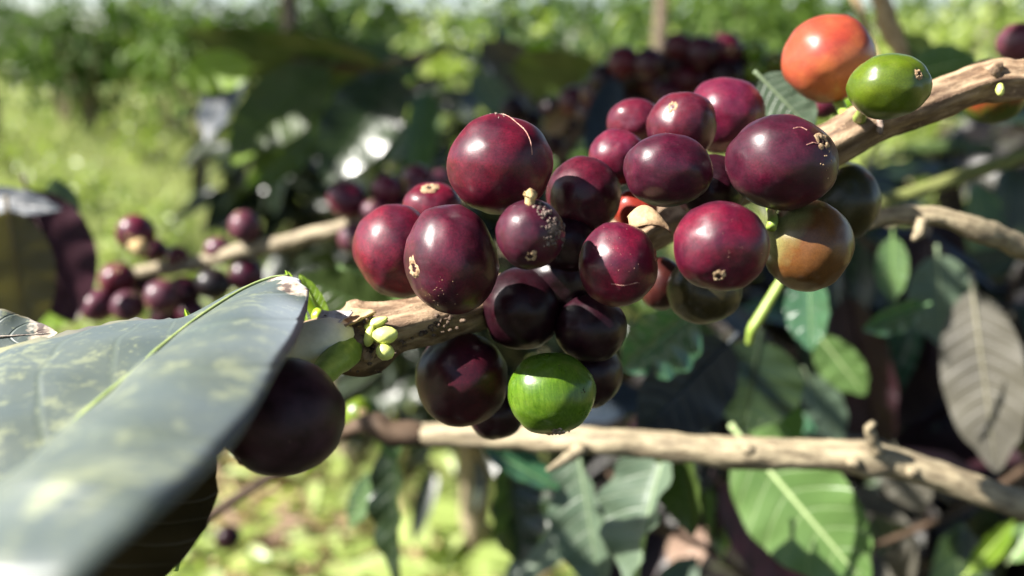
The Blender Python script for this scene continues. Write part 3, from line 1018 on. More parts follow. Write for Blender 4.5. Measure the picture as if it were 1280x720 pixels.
tag(tube("overhanging_twig", [(560, 60, .75, 5), (500, 78, .68, 6), (440, 84, .66, 6), (380, 76, .65, 5), (330, 70, .67, 4)], M_twig_dark), "dark twig carrying the overhanging leaves", "twig")

# the middle of the bush
G_mid = "leaves of the shaded bush behind the cherries"
coffee_leaf("blue grey leaf in front of the light shrub", (690, 130, .9), (600, 52, .9), 74, LM['slate'], roll=-30, group=G_mid)
coffee_leaf("dark green leaf bending above the dark berry cluster", (640, 86, .8), (766, 90, .78), 66, LM['dark'], roll=30, bow=.06, group=G_mid)
coffee_leaf("yellow lit leaf under the bending dark leaf", (650, 56, .9), (716, 112, .9), 46, LM['lime'], roll=10, group=G_mid)
coffee_leaf("pale shiny leaf beside the topmost plum cherry", (590, 92, .8), (640, 150, .8), 40, LM['sage'], roll=-20, group=G_mid)
coffee_leaf("slate coloured leaf hanging behind the small rose cherries", (768, 98, .36), (742, 214, .34), 44, LM['slate'], roll=10, group=G_mid)
coffee_leaf("small bright leaf between two dark berry clusters", (706, 84, .8), (740, 130, .78), 34, LM['light'], roll=20, group=G_mid)
coffee_leaf("glossy leaf flashing white in the dark of the bush", (470, 92, .8), (500, 150, .8), 36, LM['gloss'], roll=-35, group=G_mid)
coffee_leaf("narrow green leaf in the dark gap over the small berries", (505, 150, .8), (470, 215, .8), 30, LM['mid'], roll=35, group=G_mid)

# dark leaves at the far side, over the berried branch
coffee_leaf("maroon black leaf hanging beside the berried branch", (34, 236, .30), (92, 404, .30), 104, LM['wine'], roll=-2, fold=.08)
coffee_leaf("dull olive brown leaf in front of the maroon black leaf", (10, 262, .27), (34, 425, .27), 84, LM['brown'], roll=-4, fold=.06)
coffee_leaf("slate grey leaf edge arching over the olive brown leaf", (-50, 246, .28), (78, 262, .275), 34, LM['slate'], roll=-20, bow=.02)
coffee_leaf("small grey green leaf standing up over the maroon black leaf", (82, 282, .31), (68, 222, .31), 36, LM['sage'], roll=25)
coffee_leaf("yellow green leaf scrap under the maroon black leaf", (40, 380, .33), (92, 400, .33), 40, LM['lime'], roll=20)
coffee_leaf("dark green leaf behind the grey node of the main branch", (500, 400, .24), (372, 345, .24), 64, LM['dark'], roll=-20, fold=.2)
coffee_leaf("bright green leaf blade beneath the paired plum cherries", (520, 396, .27), (420, 330, .28), 30, LM['light'], roll=-30)

# right of the cherries
coffee_leaf("smooth sage green leaf behind the cherry with the big corky scar", (950, 96, .165), (1018, 166, .165), 62, LM['sage'], roll=-15, fold=.12)
coffee_leaf("pale green leaf above the branch past the green cherry", (1140, 92, .34), (1222, 74, .34), 50, LM['light'], roll=-25)
coffee_leaf("dark leaf behind the green cherry and the dry twig", (1165, 70, .5), (1120, 50, .5), 34, LM['dark'], roll=10)

G_under = "leaves in the shade under the main branch"
coffee_leaf("large ribbed grey leaf hanging in the shade over the lower branch", (1216, 362, .30), (1246, 592, .30), 92, LM['grey'], roll=12, fold=.15, group=G_under)
coffee_leaf("grey green leaf with a pale midrib behind the ribbed grey leaf", (1172, 318, .34), (1180, 436, .34), 76, LM['sage'], roll=-10, fold=.15, group=G_under)
coffee_leaf("narrow shiny leaf reflecting white near the turning cherry", (1156, 382, .28), (1078, 412, .28), 34, LM['gloss'], roll=-35, group=G_under)
coffee_leaf("small soft green leaf below the knobbly grey branch", (1116, 296, .30), (1116, 378, .30), 38, LM['mid'], roll=15, group=G_under)
coffee_leaf("yellow green leaf lit by a sun fleck below the turning cherry", (1024, 420, .34), (1082, 494, .34), 50, LM['light'], roll=20, group=G_under)
coffee_leaf("dull green leaf under the yellow green sun flecked leaf", (1008, 468, .36), (1052, 556, .36), 46, LM['sage'], roll=-25, group=G_under)
coffee_leaf("green glossy leaf with two white glints below the turning cherry", (1012, 340, .26), (1014, 440, .26), 52, LM['gloss'], roll=25, fold=.4, group=G_under)
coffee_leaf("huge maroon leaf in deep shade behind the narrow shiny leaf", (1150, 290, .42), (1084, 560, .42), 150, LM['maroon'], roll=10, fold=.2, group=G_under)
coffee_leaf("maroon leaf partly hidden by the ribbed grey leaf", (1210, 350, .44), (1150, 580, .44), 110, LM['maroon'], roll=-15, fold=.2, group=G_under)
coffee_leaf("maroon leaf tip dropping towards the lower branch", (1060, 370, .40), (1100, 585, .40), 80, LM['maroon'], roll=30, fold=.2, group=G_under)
coffee_leaf("dim grey leaf showing beneath the lower branch", (1120, 560, .36), (1150, 640, .36), 56, LM['grey'], roll=20, group=G_under)
coffee_leaf("teal leaf corner low in the shade beneath the dim grey leaf", (1100, 640, .5), (1128, 708, .5), 56, LM['sage'], roll=10, group=G_under)
coffee_leaf("dark green leaf standing in for the shadowed part of the large light green leaf", (950, 424, .27), (928, 540, .27), 116, LM['deep'], roll=-12, fold=.2, group=G_under)  # separate dark blade draws a cast shadow on the light green leaf
coffee_leaf("light green leaf standing in for the sunlit part between the dark piece and the lower branch", (932, 488, .28), (1000, 556, .28), 70, LM['light'], roll=10, group=G_under)
coffee_leaf("large light green leaf with pale midrib under the lower branch", (928, 548, .265), (1086, 736, .25), 130, LM['light'], roll=18, fold=.18, group=G_under)
coffee_leaf("dark brown leaf in the shadow of the large light green leaf", (900, 604, .31), (1010, 760, .31), 72, LM['maroon'], roll=-20, group=G_under)
coffee_leaf("dark leaf tinted blue grey for the reflected sky, below the olive cherry", (912, 428, .225), (798, 545, .225), 104, LM['slate'], roll=-34, fold=.12, wave=.05, group=G_under)
coffee_leaf("turquoise glossy leaf dazzling white in the sun beside the cluster", (868, 392, .215), (778, 462, .22), 84, LM['gloss'], roll=-28, fold=.3, wave=.12, group=G_under)
coffee_leaf("grey green folded leaf hanging from the lower branch", (838, 545, .24), (796, 750, .235), 84, LM['sage'], roll=30, fold=.75, wave=.18, twist=35, bow=.06, group=G_under)
coffee_leaf("dark olive leaf curled over the grey green folded leaf", (844, 545, .235), (866, 670, .235), 52, LM['dark'], roll=40, fold=.4, group=G_under)
coffee_leaf("narrow grey green leaf hanging below the lime cherry", (722, 553, .26), (752, 748, .26), 50, LM['sage'], roll=50, fold=.7, wave=.2, twist=-30, group=G_under)
coffee_leaf("dark leaf with a bright green shoulder under the lower branch", (636, 556, .28), (650, 704, .28), 64, LM['deep'], roll=-35, fold=.7, wave=.15, twist=30, group=G_under)
coffee_leaf("bright green glossy leaf rim just under the lower branch", (606, 560, .265), (700, 612, .26), 38, LM['gloss'], roll=-40, fold=.3, group=G_under)
coffee_leaf("blackish hanging leaf below the dark bend of the lower branch", (488, 552, .29), (502, 740, .29), 46, LM['deep'], roll=30, fold=.7, wave=.2, twist=40, group=G_under)
coffee_leaf("small green shiny leaf at the dark bend of the lower branch", (486, 540, .262), (494, 578, .262), 24, LM['mid'], roll=-10, group=G_under)
coffee_leaf("dim green sloping leaf over the straw beneath the blackish hanging leaf", (470, 590, .34), (436, 660, .34), 30, LM['mid'], roll=30, group=G_under)
coffee_leaf("pinkish dry leaf curled under the grey green folded leaf", (880, 665, .5), (836, 712, .5), 44, LM['dry'], roll=20, name="dry_leaf")
coffee_leaf("young yellow green leaf in the low corner under the shade", (1210, 716, .36), (1268, 650, .36), 26, LM['lime'], roll=30, group=G_under)
coffee_leaf("pale lit leaf in the low corner beside the young yellow green one", (1262, 700, .36), (1296, 655, .36), 34, LM['light'], roll=-20, group=G_under)
coffee_leaf("slim pale green sprig leaf by the dry pinkish leaf", (900, 690, .40), (880, 600, .40), 20, LM['light'], roll=20, group=G_under)
coffee_leaf("slim yellow sprig leaf leaning on the pale sprig leaf", (905, 690, .40), (918, 610, .40), 16, LM['lime'], roll=-20, group=G_under)
def coffee_sprig(label, pts, n, leaf_len, leaf_w, mats, droop=.5):
    """A twig (pixel, pixel, depth rows) carrying its leaves in opposite pairs."""
    W_ = [P(*p) for p in pts]
    root = empty("coffee_sprig", W_[0])
    tag(root, label, "sprig", "sprigs of coffee leaves in the shade")
    c = catmull([[*q] for q in W_], 8)
    V, F, U = tube_geo([(*q, .0022 - .0012 * i / len(W_)) for i, q in enumerate(W_)], per=8, sides=8, world=True, rough=.1)
    mk("stem", V, F, M_twig_dark, root, uv=U)
    T, TF, TU = leaf_template(9, .32, .22)
    for i in range(n):
        k = int((i + .6) / n * (len(c) - 2))
        q, ax = Vector(c[k]), Vector(c[k + 1] - c[k]).normalized()
        sd = ax.cross(CF).normalized()
        for sg in (-1, 1):
            d = (ax * .55 + sd * sg * (.8 + .3 * rnd.random()) + CF * rnd.uniform(-.5, .5) + Vector((0, 0, -droop * (.6 + .6 * rnd.random())))).normalized()
            up = (Vector((0, 0, 1)) - CF * .7 + Vector((rnd.uniform(-.5, .5), rnd.uniform(-.5, .5), rnd.uniform(-.3, .3))))
            s_ = up.cross(d).normalized()
            u_ = d.cross(s_)
            L, Wd = leaf_len * rnd.uniform(.7, 1.15), leaf_w * rnd.uniform(.75, 1.15)
            Vv = []
            for (a, b_, h), (uu, vv) in zip(T, TU):
                rip = .05 * math.sin(a * 22 + sg + i) * abs(b_) * 2
                Vv.append(q + d * (L * (a + .06)) + s_ * (b_ * Wd) + u_ * (h * L * .7 + rip * Wd))
            mk("leaf", Vv, TF, LM[rnd.choice(mats)], root, uv=TU)


coffee_sprig("sprig of dark glossy leaves drooping behind the short grey branch", [(1010, 250, .44), (1080, 300, .43), (1140, 370, .42), (1180, 460, .41)], 5, .075, .030, ['deep', 'slate', 'maroon', 'gloss'])
coffee_sprig("sprig of maroon and sage leaves along the shaded side edge", [(1300, 300, .46), (1260, 380, .45), (1230, 470, .44), (1215, 560, .43)], 5, .075, .030, ['maroon', 'deep', 'sage'])
coffee_sprig("sprig of dark leaves crossing under the end of the lower branch", [(1320, 560, .40), (1230, 620, .39), (1150, 660, .38), (1070, 690, .38)], 5, .07, .028, ['maroon', 'deep', 'grey', 'maroon'])
coffee_sprig("upright sprig of shiny leaves between the lit leaf and the ribbed leaf", [(1110, 640, .50), (1100, 560, .49), (1080, 470, .48), (1090, 390, .47)], 5, .08, .032, ['deep', 'gloss', 'maroon'])
coffee_sprig("sprig of green and dark leaves behind the olive stem", [(1330, 150, .55), (1250, 200, .53), (1170, 250, .52), (1110, 320, .50)], 5, .085, .034, ['mid', 'deep', 'dark', 'maroon'])
coffee_sprig("low sprig of dark leaves behind the folded grey green leaf", [(960, 740, .42), (890, 690, .41), (820, 650, .40), (760, 590, .40)], 4, .075, .028, ['deep', 'maroon', 'dark', 'sage'])
coffee_sprig("sprig of teal and dark leaves behind the blue grey leaf", [(1000, 460, .40), (930, 470, .39), (860, 480, .38), (790, 520, .38)], 4, .065, .026, ['deep', 'slate', 'gloss', 'dark'])
coffee_sprig("sprig of shiny green leaves behind the hanging olive leaves", [(560, 96, .80), (490, 116, .78), (410, 124, .77), (340, 136, .76)], 4, .10, .036, ['dark', 'mid', 'dark'])
tag(tube("thin_twig", [(1150, 725, .40, 3), (1200, 690, .40, 3), (1290, 655, .40, 4)], M_twig_dark), "thin dark twig crossing the low corner", "twig")
tag(tube("thin_twig", [(225, 672, .30, 7), (275, 636, .30, 7), (345, 592, .30, 6), (430, 545, .31, 5)], M_twig_dark), "thin dark twig slanting under the shaded dark cherry", "twig")


# ------------------------------------------------------------------ the big near leaf
def big_leaf():
    rows = [  # left edge, midrib, right edge
        ((-230, 640, .088), (-160, 780, .062), (-40, 900, .044)),
        ((-150, 560, .095), (-90, 690, .068), (20, 800, .045)),
        ((-70, 480, .102), (0, 622, .075), (112, 708, .048)),
        ((10, 432, .108), (70, 556, .082), (182, 650, .052)),
        ((72, 418, .112), (128, 502, .089), (243, 606, .058)),
        ((150, 401, .116), (182, 453, .097), (300, 540, .068)),
        ((205, 399, .119), (222, 420, .105), (345, 468, .080)),
        ((238, 397, .121), (262, 388, .112), (372, 420, .094)),
        ((290, 366, .122), (312, 358, .118), (384, 386, .111)),
        ((340, 349, .122), (352, 345, .119), (386, 362, .115)),
        ((366, 346, .120), (376, 350, .119), (382, 366, .117)),
    ]
    R = []
    for l, m, r in rows:
        l, m, r = P(*l), P(*m), P(*r)
        R.append([*l, *m, *r])
    C = catmull(R, 6)
    n = len(C)
    V, UV = [], []
    H = 12
    for i, row in enumerate(C):
        s = i / (n - 1)
        l, m, r = Vector(row[0:3]), Vector(row[3:6]), Vector(row[6:9])
        nl = (CF * -1 + CU * .6 - CX * .2).normalized()
        for k in range(2 * H + 1):
            if k <= H:
                f = k / H
                p = l.lerp(m, f)
                e, wl = (m - l).length, 1
                p = p + nl * e * .07 * math.sin(math.pi * f)
                u = -(1 - f)
            else:
                f = (k - H) / H
                p = m.lerp(r, f)
                e = (r - m).length
                p = p + nl * e * .13 * math.sin(math.pi * f)
                u = f
            # ribs lifted between the side veins
            ph = s * 7 - abs(u) ** 1.4 * 1.3 if u > 0 else s * 7 + abs(u) * 2.0
            p = p + nl * (e * (.013 if u > 0 else .010) * math.sin(2 * math.pi * ph) * min(1, abs(u) * 3) * (1 - abs(u) ** 4))
            p = p + nl * (e * .02 * mnoise.noise(Vector((s * 9, u * 3, 2.2))))
            if k == 0:
                p = p + CU * (.0006 * mnoise.noise(Vector((s * 40, 0, 0))))
            V.append(p)
            UV.append((.5 + .5 * u, s))
    nc = 2 * H + 1
    o = mk("coffee_leaf", V, grid_faces(n, nc), LM['big'], uv=UV)
    so = o.modifiers.new("thickness", 'SOLIDIFY')
    so.thickness = .0003
    so.offset = -1
    tag(o, "large dusty grey green leaf with yellow specks and bleached tip shading the dark cherry", "leaf")
    pts = []
    for i in range(0, n - 4, 4):
        q = Vector(V[i * nc + H]) - CF * .0001 + CU * .0001
        pts.append((q.x, q.y, q.z, .0006 * (1 - i / n) + .00010))
    Vt, F, U = tube_geo(pts, per=4, sides=8, world=True, rough=.05)
    mk("midrib", Vt, F, plain_mat("rib_big", (.15, .20, .07), (.24, .28, .11), 500, rough=.5, bstr=.3), o, uv=U)


big_leaf()
o = coffee_leaf("speckled green leaf edge poking in above the large dusty leaf", (-150, 432, .112), (72, 416, .12), 70, LM['big'], roll=-38, fold=.1, wave=.1)
coffee_leaf("reddish brown leaf margin under the speckled leaf edge", (-120, 446, .122), (60, 428, .128), 44, LM['brown'], roll=20)
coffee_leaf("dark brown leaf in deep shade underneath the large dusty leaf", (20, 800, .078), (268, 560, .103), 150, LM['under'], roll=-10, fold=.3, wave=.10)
coffee_leaf("yellow green fold of leaf under the edge of the large dusty leaf", (222, 700, .112), (250, 575, .112), 34, LM['lime'], roll=25)

# young shoots at the tip of the big leaf
G_sh = "young yellow green shoots at the tip of the large leaf"
coffee_leaf("tiny pointed yellow green shoot rising over the bleached leaf tip", (366, 358, .128), (357, 338, .128), 9, M_neon, petiole=False, group=G_sh, name="leaf_bud", cat="leaf bud", rows=10, cols=5)
coffee_leaf("tiny yellow green shoot on the upper rim of the large leaf", (238, 404, .124), (231, 386, .124), 7, M_neon, petiole=False, group=G_sh, name="leaf_bud", cat="leaf bud", rows=10, cols=5)
coffee_leaf("bright yellow green young leaf between the leaf tip and the grey node", (408, 412, .136), (374, 342, .136), 24, LM['lime'], roll=20, fold=.4, group=G_sh)
coffee_leaf("shorter yellow green young leaf low beside the grey node", (384, 425, .133), (372, 376, .133), 18, LM['lime'], roll=-30, fold=.4, group=G_sh)
V, F, U = blob_geo(P(398, 396, .133), .0011, .0013, .0011, 3)
tag(mk("leaf_bud", V, F, M_neon, uv=U), "small round yellow green bud next to the young leaf", "leaf bud", G_sh)


# ------------------------------------------------------------------ branches
def main_branch():
    pts = [(250, 505, .128, 24), (330, 452, .127, 25), (384, 432, .1265, 25), (412, 426, .1265, 29), (438, 426, .1265, 40), (462, 420, .1267, 38), (490, 410, .127, 29), (540, 399, .129, 27), (600, 384, .135, 26),
           (680, 352, .146, 25), (760, 312, .150, 25), (840, 272, .151, 25), (920, 234, .147, 25), (990, 200, .142, 25), (1040, 180, .140, 26), (1080, 156, .140, 27), (1110, 142, .140, 28), (1150, 132, .1395, 25), (1190, 116, .139, 24),
           (1225, 104, .139, 24), (1252, 100, .139, 27), (1275, 100, .139, 25), (1340, 92, .139, 22), (1420, 70, .139, 22)]
    V, F, U = tube_geo(pts, per=7, sides=32, rough=.09, ridges=.20, seed=2.0, edge=1.10)
    b = mk("coffee_branch", V, F, M_bark, uv=U)
    tag(b, "brown ridged branch carrying the big cherry cluster, with a scaly grey node", "branch")
    # the pale young end behind the node
    V, F, U = tube_geo([(300, 478, .1235, 27), (345, 448, .1222, 27), (384, 432, .1215, 29), (410, 426, .1218, 29), (430, 424, .1245, 24)], per=7, sides=18, rough=.06)
    mk("pale_shoot", V, F, M_stem_pale, b, uv=U)
    # flaking scales of the node
    for k, (px, py, a, ln, wd) in enumerate([(412, 404, 35, 62, 34), (440, 398, 25, 60, 30), (452, 412, 75, 46, 30), (436, 424, -60, 40, 26), (462, 430, 80, 46, 24), (420, 414, 10, 50, 24)]):
        c = P(px, py, .1222 + .0006 * (k % 3))
        ax = (CX * math.cos(math.radians(a)) + CU * math.sin(math.radians(a)))
        sd = (CF * .55 - CU * .8).cross(ax).normalized()
        V, U = [], []
        nn = ax.cross(sd).normalized()
        L, Wd = ln * .1225 / FPX, wd * .1225 / FPX
        for i in range(11):
            s = i / 10
            for j in range(7):
                u = j / 6 * 2 - 1
                w_ = Wd * .5 * math.sin(math.pi * min(.97, max(.06, s ** .8))) * (1 + .25 * mnoise.noise(Vector((s * 5, u, k))))
                q = c + ax * (L * (s - .5)) + sd * (u * w_) - nn * (abs(u) ** 2 * w_ * .55) + nn * (.0006 * mnoise.noise(Vector((s * 5, u * 3, k * 3))) + .0005 * s)
                V.append(q)
                U.append((s, u))
        sc = mk("bud_scale", V, grid_faces(11, 7), M_scale_grey if k in (0, 2, 5) else M_scale, b, uv=U)
        so = sc.modifiers.new("thickness", 'SOLIDIFY')
        so.thickness = .0003
    # crumbly bits round the node and the underside of the branch
    geo = []
    for i in range(120):
        if i < 84:
            px, py, d = rnd.gauss(456, 15), rnd.gauss(430, 13), .1222 + .0012 * rnd.random()
        else:
            px = rnd.uniform(500, 585)
            py, d = 432 - (px - 500) * .42 + rnd.gauss(-6, 6), .1253 + (px - 500) * .00001
        geo.append(blob_geo(P(px, py, d), rnd.uniform(.0001, .0005), rnd.uniform(.0001, .0005), .0004, i, .5, 5, 6))
    V, F, U = join_geo(geo)
    mk("bark_crumbs", V, F, plain_mat("bark_crumb", (.03, .018, .012), (.16, .11, .075), 900), b, uv=U)
    # pale flower buds on the node
    for px, py, a, ln, rd, d in [(470, 404, 24, 36, 7, .1225), (482, 419, 8, 34, 12, .1195), (482, 440, -20, 24, 11, .1192), (462, 420, 75, 30, 7, .1215)]:
        ax = CX * math.cos(math.radians(a)) + CU * math.sin(math.radians(a)) - CF * .25
        ax.normalize()
        f = (ax, ax.cross(CF).normalized(), ax.cross(ax.cross(CF)).normalized())
        V, F, U = blob_geo(P(px, py, d), ln * .5 * d / FPX, rd * d / FPX, rd * d / FPX, px, .12, 10, 12, frame=f)
        for q in range(len(V)):     # pointed end
            t_ = (Vector(V[q]) - P(px, py, d)).dot(ax) / (ln * .5 * d / FPX)
            if t_ > .2:
                k_ = 1 - .35 * (t_ - .2)
                c_ = P(px, py, d) + ax * (t_ * ln * .5 * d / FPX)
                V[q] = np.array(tuple(c_ + (Vector(V[q]) - c_) * k_))
        mk("flower_bud", V, F, M_bud, b, uv=U)
    V, F, U = blob_geo(P(1250, 112, .1345), .0006, .0010, .0006, 4, .2)
    mk("flower_bud", V, F, M_bud, b, uv=U)
    # short outgrowth at the far node
    V, F, U = tube_geo([(1236, 92, .137, 14), (1246, 84, .1365, 10), (1254, 82, .136, 5)], per=4, sides=10, rough=.2)
    mk("leaf_scar", V, F, M_bark, b, uv=U)
    V, F, U = tube_geo([(1100, 148, .1365, 4), (1100, 160, .136, 4), (1101, 168, .1358, 2)], per=4, sides=8, rough=.3)
    mk("stub", V, F, M_crust, b, uv=U)


main_branch()

# the branch low in the picture
b = tube("coffee_branch", [(486, 541, .235, 11), (520, 543, .23, 14), (560, 544, .225, 15), (640, 547, .22, 16), (740, 552, .212, 17), (800, 555, .21, 17), (880, 562, .207, 18), (930, 567, .205, 20), (960, 567, .204, 19),
                          (1030, 568, .202, 19), (1085, 572, .20, 23), (1120, 578, .20, 21), (1170, 594, .199, 19), (1230, 616, .198, 18), (1300, 640, .198, 18), (1400, 680, .198, 18)], M_bark_grey, per=7, sides=20, rough=.12, ridges=.15)
tag(b, "pale grey brown knobbly branch crossing below the lime cherry", "branch")
V, F, U = tube_geo([(1094, 564, .196, 9), (1090, 548, .194, 7), (1086, 536, .193, 6), (1093, 528, .192, 4)], per=5, sides=10, rough=.3)
mk("side_spur", V, F, M_bark_grey, b, uv=U)
V, F, U = tube_geo([(728, 560, .209, 10), (704, 576, .206, 6), (684, 588, .204, 3)], per=5, sides=9, rough=.2)
mk("side_spur", V, F, M_bark_grey, b, uv=U)
V, F, U = tube_geo([(528, 545, .229, 15), (495, 542, .228, 17), (460, 530, .23, 13), (428, 540, .235, 8)], per=5, sides=10, rough=.3)
mk("dark_stub", V, F, M_twig_dark, b, uv=U)
for i, (x, y) in enumerate([(1068, 578), (1140, 590), (936, 562)]):
    V, F, U = blob_geo(P(x, y, .196), .0016, .0014, .0012, i, .4, 8, 10)
    mk("knob", V, F, M_bark_grey, b, uv=U)

b = tube("coffee_branch", [(985, 330, .19, 10), (1040, 296, .182, 10), (1075, 282, .18, 10), (1110, 270, .178, 11), (1150, 270, .178, 12), (1185, 274, .178, 12), (1222, 288, .178, 15), (1250, 296, .180, 14), (1300, 320, .184, 14), (1380, 350, .19, 14)],
         M_bark_grey, per=7, sides=16, rough=.12, ridges=.12)
tag(b, "short knobbly grey branch beside the shaded olive cherry", "branch")
V, F, U = tube_geo([(1152, 276, .176, 8), (1148, 292, .175, 7), (1142, 300, .174, 3)], per=4, sides=9, rough=.3)
mk("side_spur", V, F, M_bark_grey, b, uv=U)
tag(tube("olive_stem", [(1040, 275, .31, 8), (1095, 256, .30, 9), (1170, 232, .30, 9), (1240, 208, .30, 9), (1330, 180, .30, 9)], M_bark_olive, rough=.06), "smooth olive green stem above the short grey branch", "stem")
b = tube("coffee_branch", [(150, 350, .335, 8), (172, 342, .335, 9), (215, 334, .335, 10), (260, 326, .335, 10), (300, 314, .33, 10), (320, 310, .33, 12), (345, 306, .325, 10), (390, 294, .32, 10), (440, 282, .315, 10), (520, 262, .31, 10), (640, 235, .31, 10)],
         M_bark_grey, per=6, sides=14, rough=.10)
tag(b, "pale blurred branch bearing small plum cherries over the sunny grass", "branch")
tag(tube("green_stem", [(990, 330, .21, 5), (970, 362, .21, 5.5), (950, 396, .21, 6.5), (940, 412, .21, 6), (936, 430, .212, 4)], M_stem_green, rough=.05), "bright lime green stem below the turning cherry", "stem")
b = tube("dry_twig", [(1096, -20, .33, 9), (1104, 10, .33, 11), (1112, 36, .33, 13), (1124, 62, .33, 10), (1130, 84, .33, 7)], M_twig, rough=.2)
tag(b, "thick pale dry twig standing behind the green cherry", "twig")
tag(tube("dry_twig", [(1060, -20, .36, 5), (1078, 20, .36, 5), (1092, 60, .36, 5), (1100, 90, .36, 4)], M_twig, rough=.2), "thin pale dry twig close to the red cherry", "twig")
tag(tube("coffee_branch", [(700, 200, .40, 6), (760, 120, .41, 7), (830, 92, .42, 7), (900, 88, .42, 7), (980, 92, .42, 7), (1040, 100, .42, 6)], M_twig_dark, rough=.1), "dark branch hidden among the packed dark berries", "branch")


# ------------------------------------------------------------------ cherries
def unit_cherry(nu=36, nv=48, seed=0.0, lobes=.012, dent=.045, lump=.02, crease=None):
    """Unit directions, shaped radius."""
    D, K = [], []
    for i in range(nu + 1):
        th = math.pi * i / nu
        for j in range(nv):
            ph = 2 * math.pi * j / nv
            q = Vector((math.sin(th) * math.cos(ph), math.sin(th) * math.sin(ph), math.cos(th)))
            k = 1 + lobes * math.cos(2 * ph) * math.sin(th) ** 2 - dent * math.exp(-(th / .30) ** 2) - dent * 1.2 * math.exp(-((math.pi - th) / .3) ** 2)
            k += lump * mnoise.noise(q * 1.5 + Vector((seed, -seed, seed * .7))) + lump * .35 * mnoise.noise(q * 4 + Vector((seed, 0, 0)))
            D.append(q)
            K.append(k)
    return D, K, grid_faces(nu + 1, nv, True)


def lathe_unit(prof, nv, seed, amp=.1):
    """Profile of (radius, height) round +z of the unit cherry."""
    V = []
    for r, h in prof:
        for j in range(nv):
            a = 2 * math.pi * j / nv
            k = 1 + amp * mnoise.noise(Vector((math.cos(a) * 1.8 + seed, math.sin(a) * 1.8, r * 9)))
            V.append(Vector((math.cos(a) * r * k, math.sin(a) * r * k, h + amp * .12 * mnoise.noise(Vector((math.cos(a) * 3, math.sin(a) * 3 + seed, 4))))))
    return V, grid_faces(len(prof), nv, True)


def frame_for(axis, spin=0.0):
    z = axis.normalized()
    x = (CU if abs(z.dot(CU)) < .9 else CX).cross(z).normalized()
    y = z.cross(x)
    c, s = math.cos(spin), math.sin(spin)
    return x * c + y * s, y * c - x * s, z


def cherry(label, px, py, rx, ry, d, mat, axis=(0, -.5, .8), scar=True, stalk=False, seed=None, spin=0.0, group=None, lobes=.018, lump=.055, res=(36, 48), sc=1.0, tilt=0.0, name="coffee_cherry"):
    seed = px * .013 + py * .007 if seed is None else seed
    c = P(px, py, d)
    X, Y, Z = frame_for(cdir(*axis), spin)
    mx, my = rx * d / FPX, ry * d / FPX
    mz = (mx + my) / 2
    ct, st = math.cos(math.radians(tilt)), math.sin(math.radians(tilt))
    E1, E2 = CX * ct + CU * st, CU * ct - CX * st

    def put(q):
        v = X * q.x + Y * q.y + Z * q.z
        return c + E1 * (v.dot(E1) * mx) + E2 * (v.dot(E2) * my) + CF * (v.dot(CF) * mz)

    D, K, F = unit_cherry(res[0], res[1], seed, lobes=lobes, lump=lump)
    o = mk(name, [put(q * k) for q, k in zip(D, K)], F, CM[mat], attr=[tuple(q) for q in D], origin=c)
    tag(o, label, "coffee cherry", group)
    put_of[o.name] = put
    if scar:
        V, F = lathe_unit([(.075 * sc, .950), (.085 * sc, .970), (.105 * sc, .982), (.135 * sc, .980), (.165 * sc, .966), (.23 * sc, .925)], 22, seed, .42)
        mk("scar_ring", [put(q) for q in V], F, M_scar, o)
        V, F = lathe_unit([(.002, .962), (.03 * sc, .966), (.05 * sc, .958), (.11 * sc, .955)], 16, seed + 3, .3)
        mk("scar_pit", [put(q) for q in V], F, M_pit, o)
    if stalk:
        V, F = lathe_unit([(.10, -1.22), (.11, -1.15), (.09, -1.05), (.12, -.95), (.2, -.90)], 12, seed, .2)
        mk("stalk", [put(q) for q in V], F, M_stem_green, o)
    return o


put_of = {}
G_main = "cherries of the big cluster"
A1 = cherry("large glossy wine red cherry with a pale seam, topmost of the near group", 625, 207, 67, 63, .120, 'wine', (.30, .85, .10), scar=False, lobes=.03, seed=3.0, group=G_main)
cherry("wine red cherry with smooth sunlit face at the outer end of the cluster", 497, 314, 54, 61, .134, 'wine', (-.7, -.5, .2), scar=False, group=G_main, tilt=20)
A3 = cherry("plum cherry with a large pale corky scar facing out, resting over the branch", 565, 324, 59, 70, .118, 'plum', (-.76, -.20, .62), sc=.95, group=G_main, tilt=12)
A4 = cherry("small shrivelled cherry with crusty side and two dry stubs", 663, 293, 42, 45, .108, 'plum', (-.02, -.66, .75), sc=.95, group=G_main, lump=.05)
cherry("deep red cherry half in shadow behind the small shrivelled one", 730, 244, 46, 49, .132, 'wine', (.2, -.3, .7), scar=False, group=G_main)
A6 = cherry("wine cherry cut by a sharp shadow with rough skin and a tiny ring scar", 772, 331, 50, 55, .113, 'wine', (.92, .22, .30), sc=.8, group=G_main)
cherry("broad plum cherry in front of the three small rose ones", 834, 213, 56, 47, .120, 'plum', (-.8, -.1, .1), scar=False, group=G_main, tilt=-8)
cherry("small rose cherry tucked between the deep red and the broad plum ones", 772, 197, 36, 36, .140, 'rose', (0, -.3, -.5), scar=False, group=G_main)
cherry("smallest rose cherry standing highest behind the tucked one", 793, 153, 34, 30, .152, 'rose', (.3, .2, -.8), scar=False, group=G_main)
cherry("rose cherry with a yellowish rough patch facing the sun", 852, 157, 43, 43, .136, 'rose', (-.42, .38, .80), sc=.9, group=G_main)
cherry("dusky rose cherry behind the one with the yellowish patch", 906, 145, 48, 48, .148, 'rose', (.4, .4, -.8), scar=False, group=G_main)
A12 = cherry("big purple cherry with a brown corky scar close to the bare branch", 977, 204, 68, 60, .118, 'plum', (.52, .33, .78), sc=1.0, group=G_main, tilt=-10)
A13 = cherry("round plum cherry with a small ring scar low on its face", 900, 308, 57, 58, .108, 'wine', (-.20, -.68, .70), sc=.75, group=G_main)
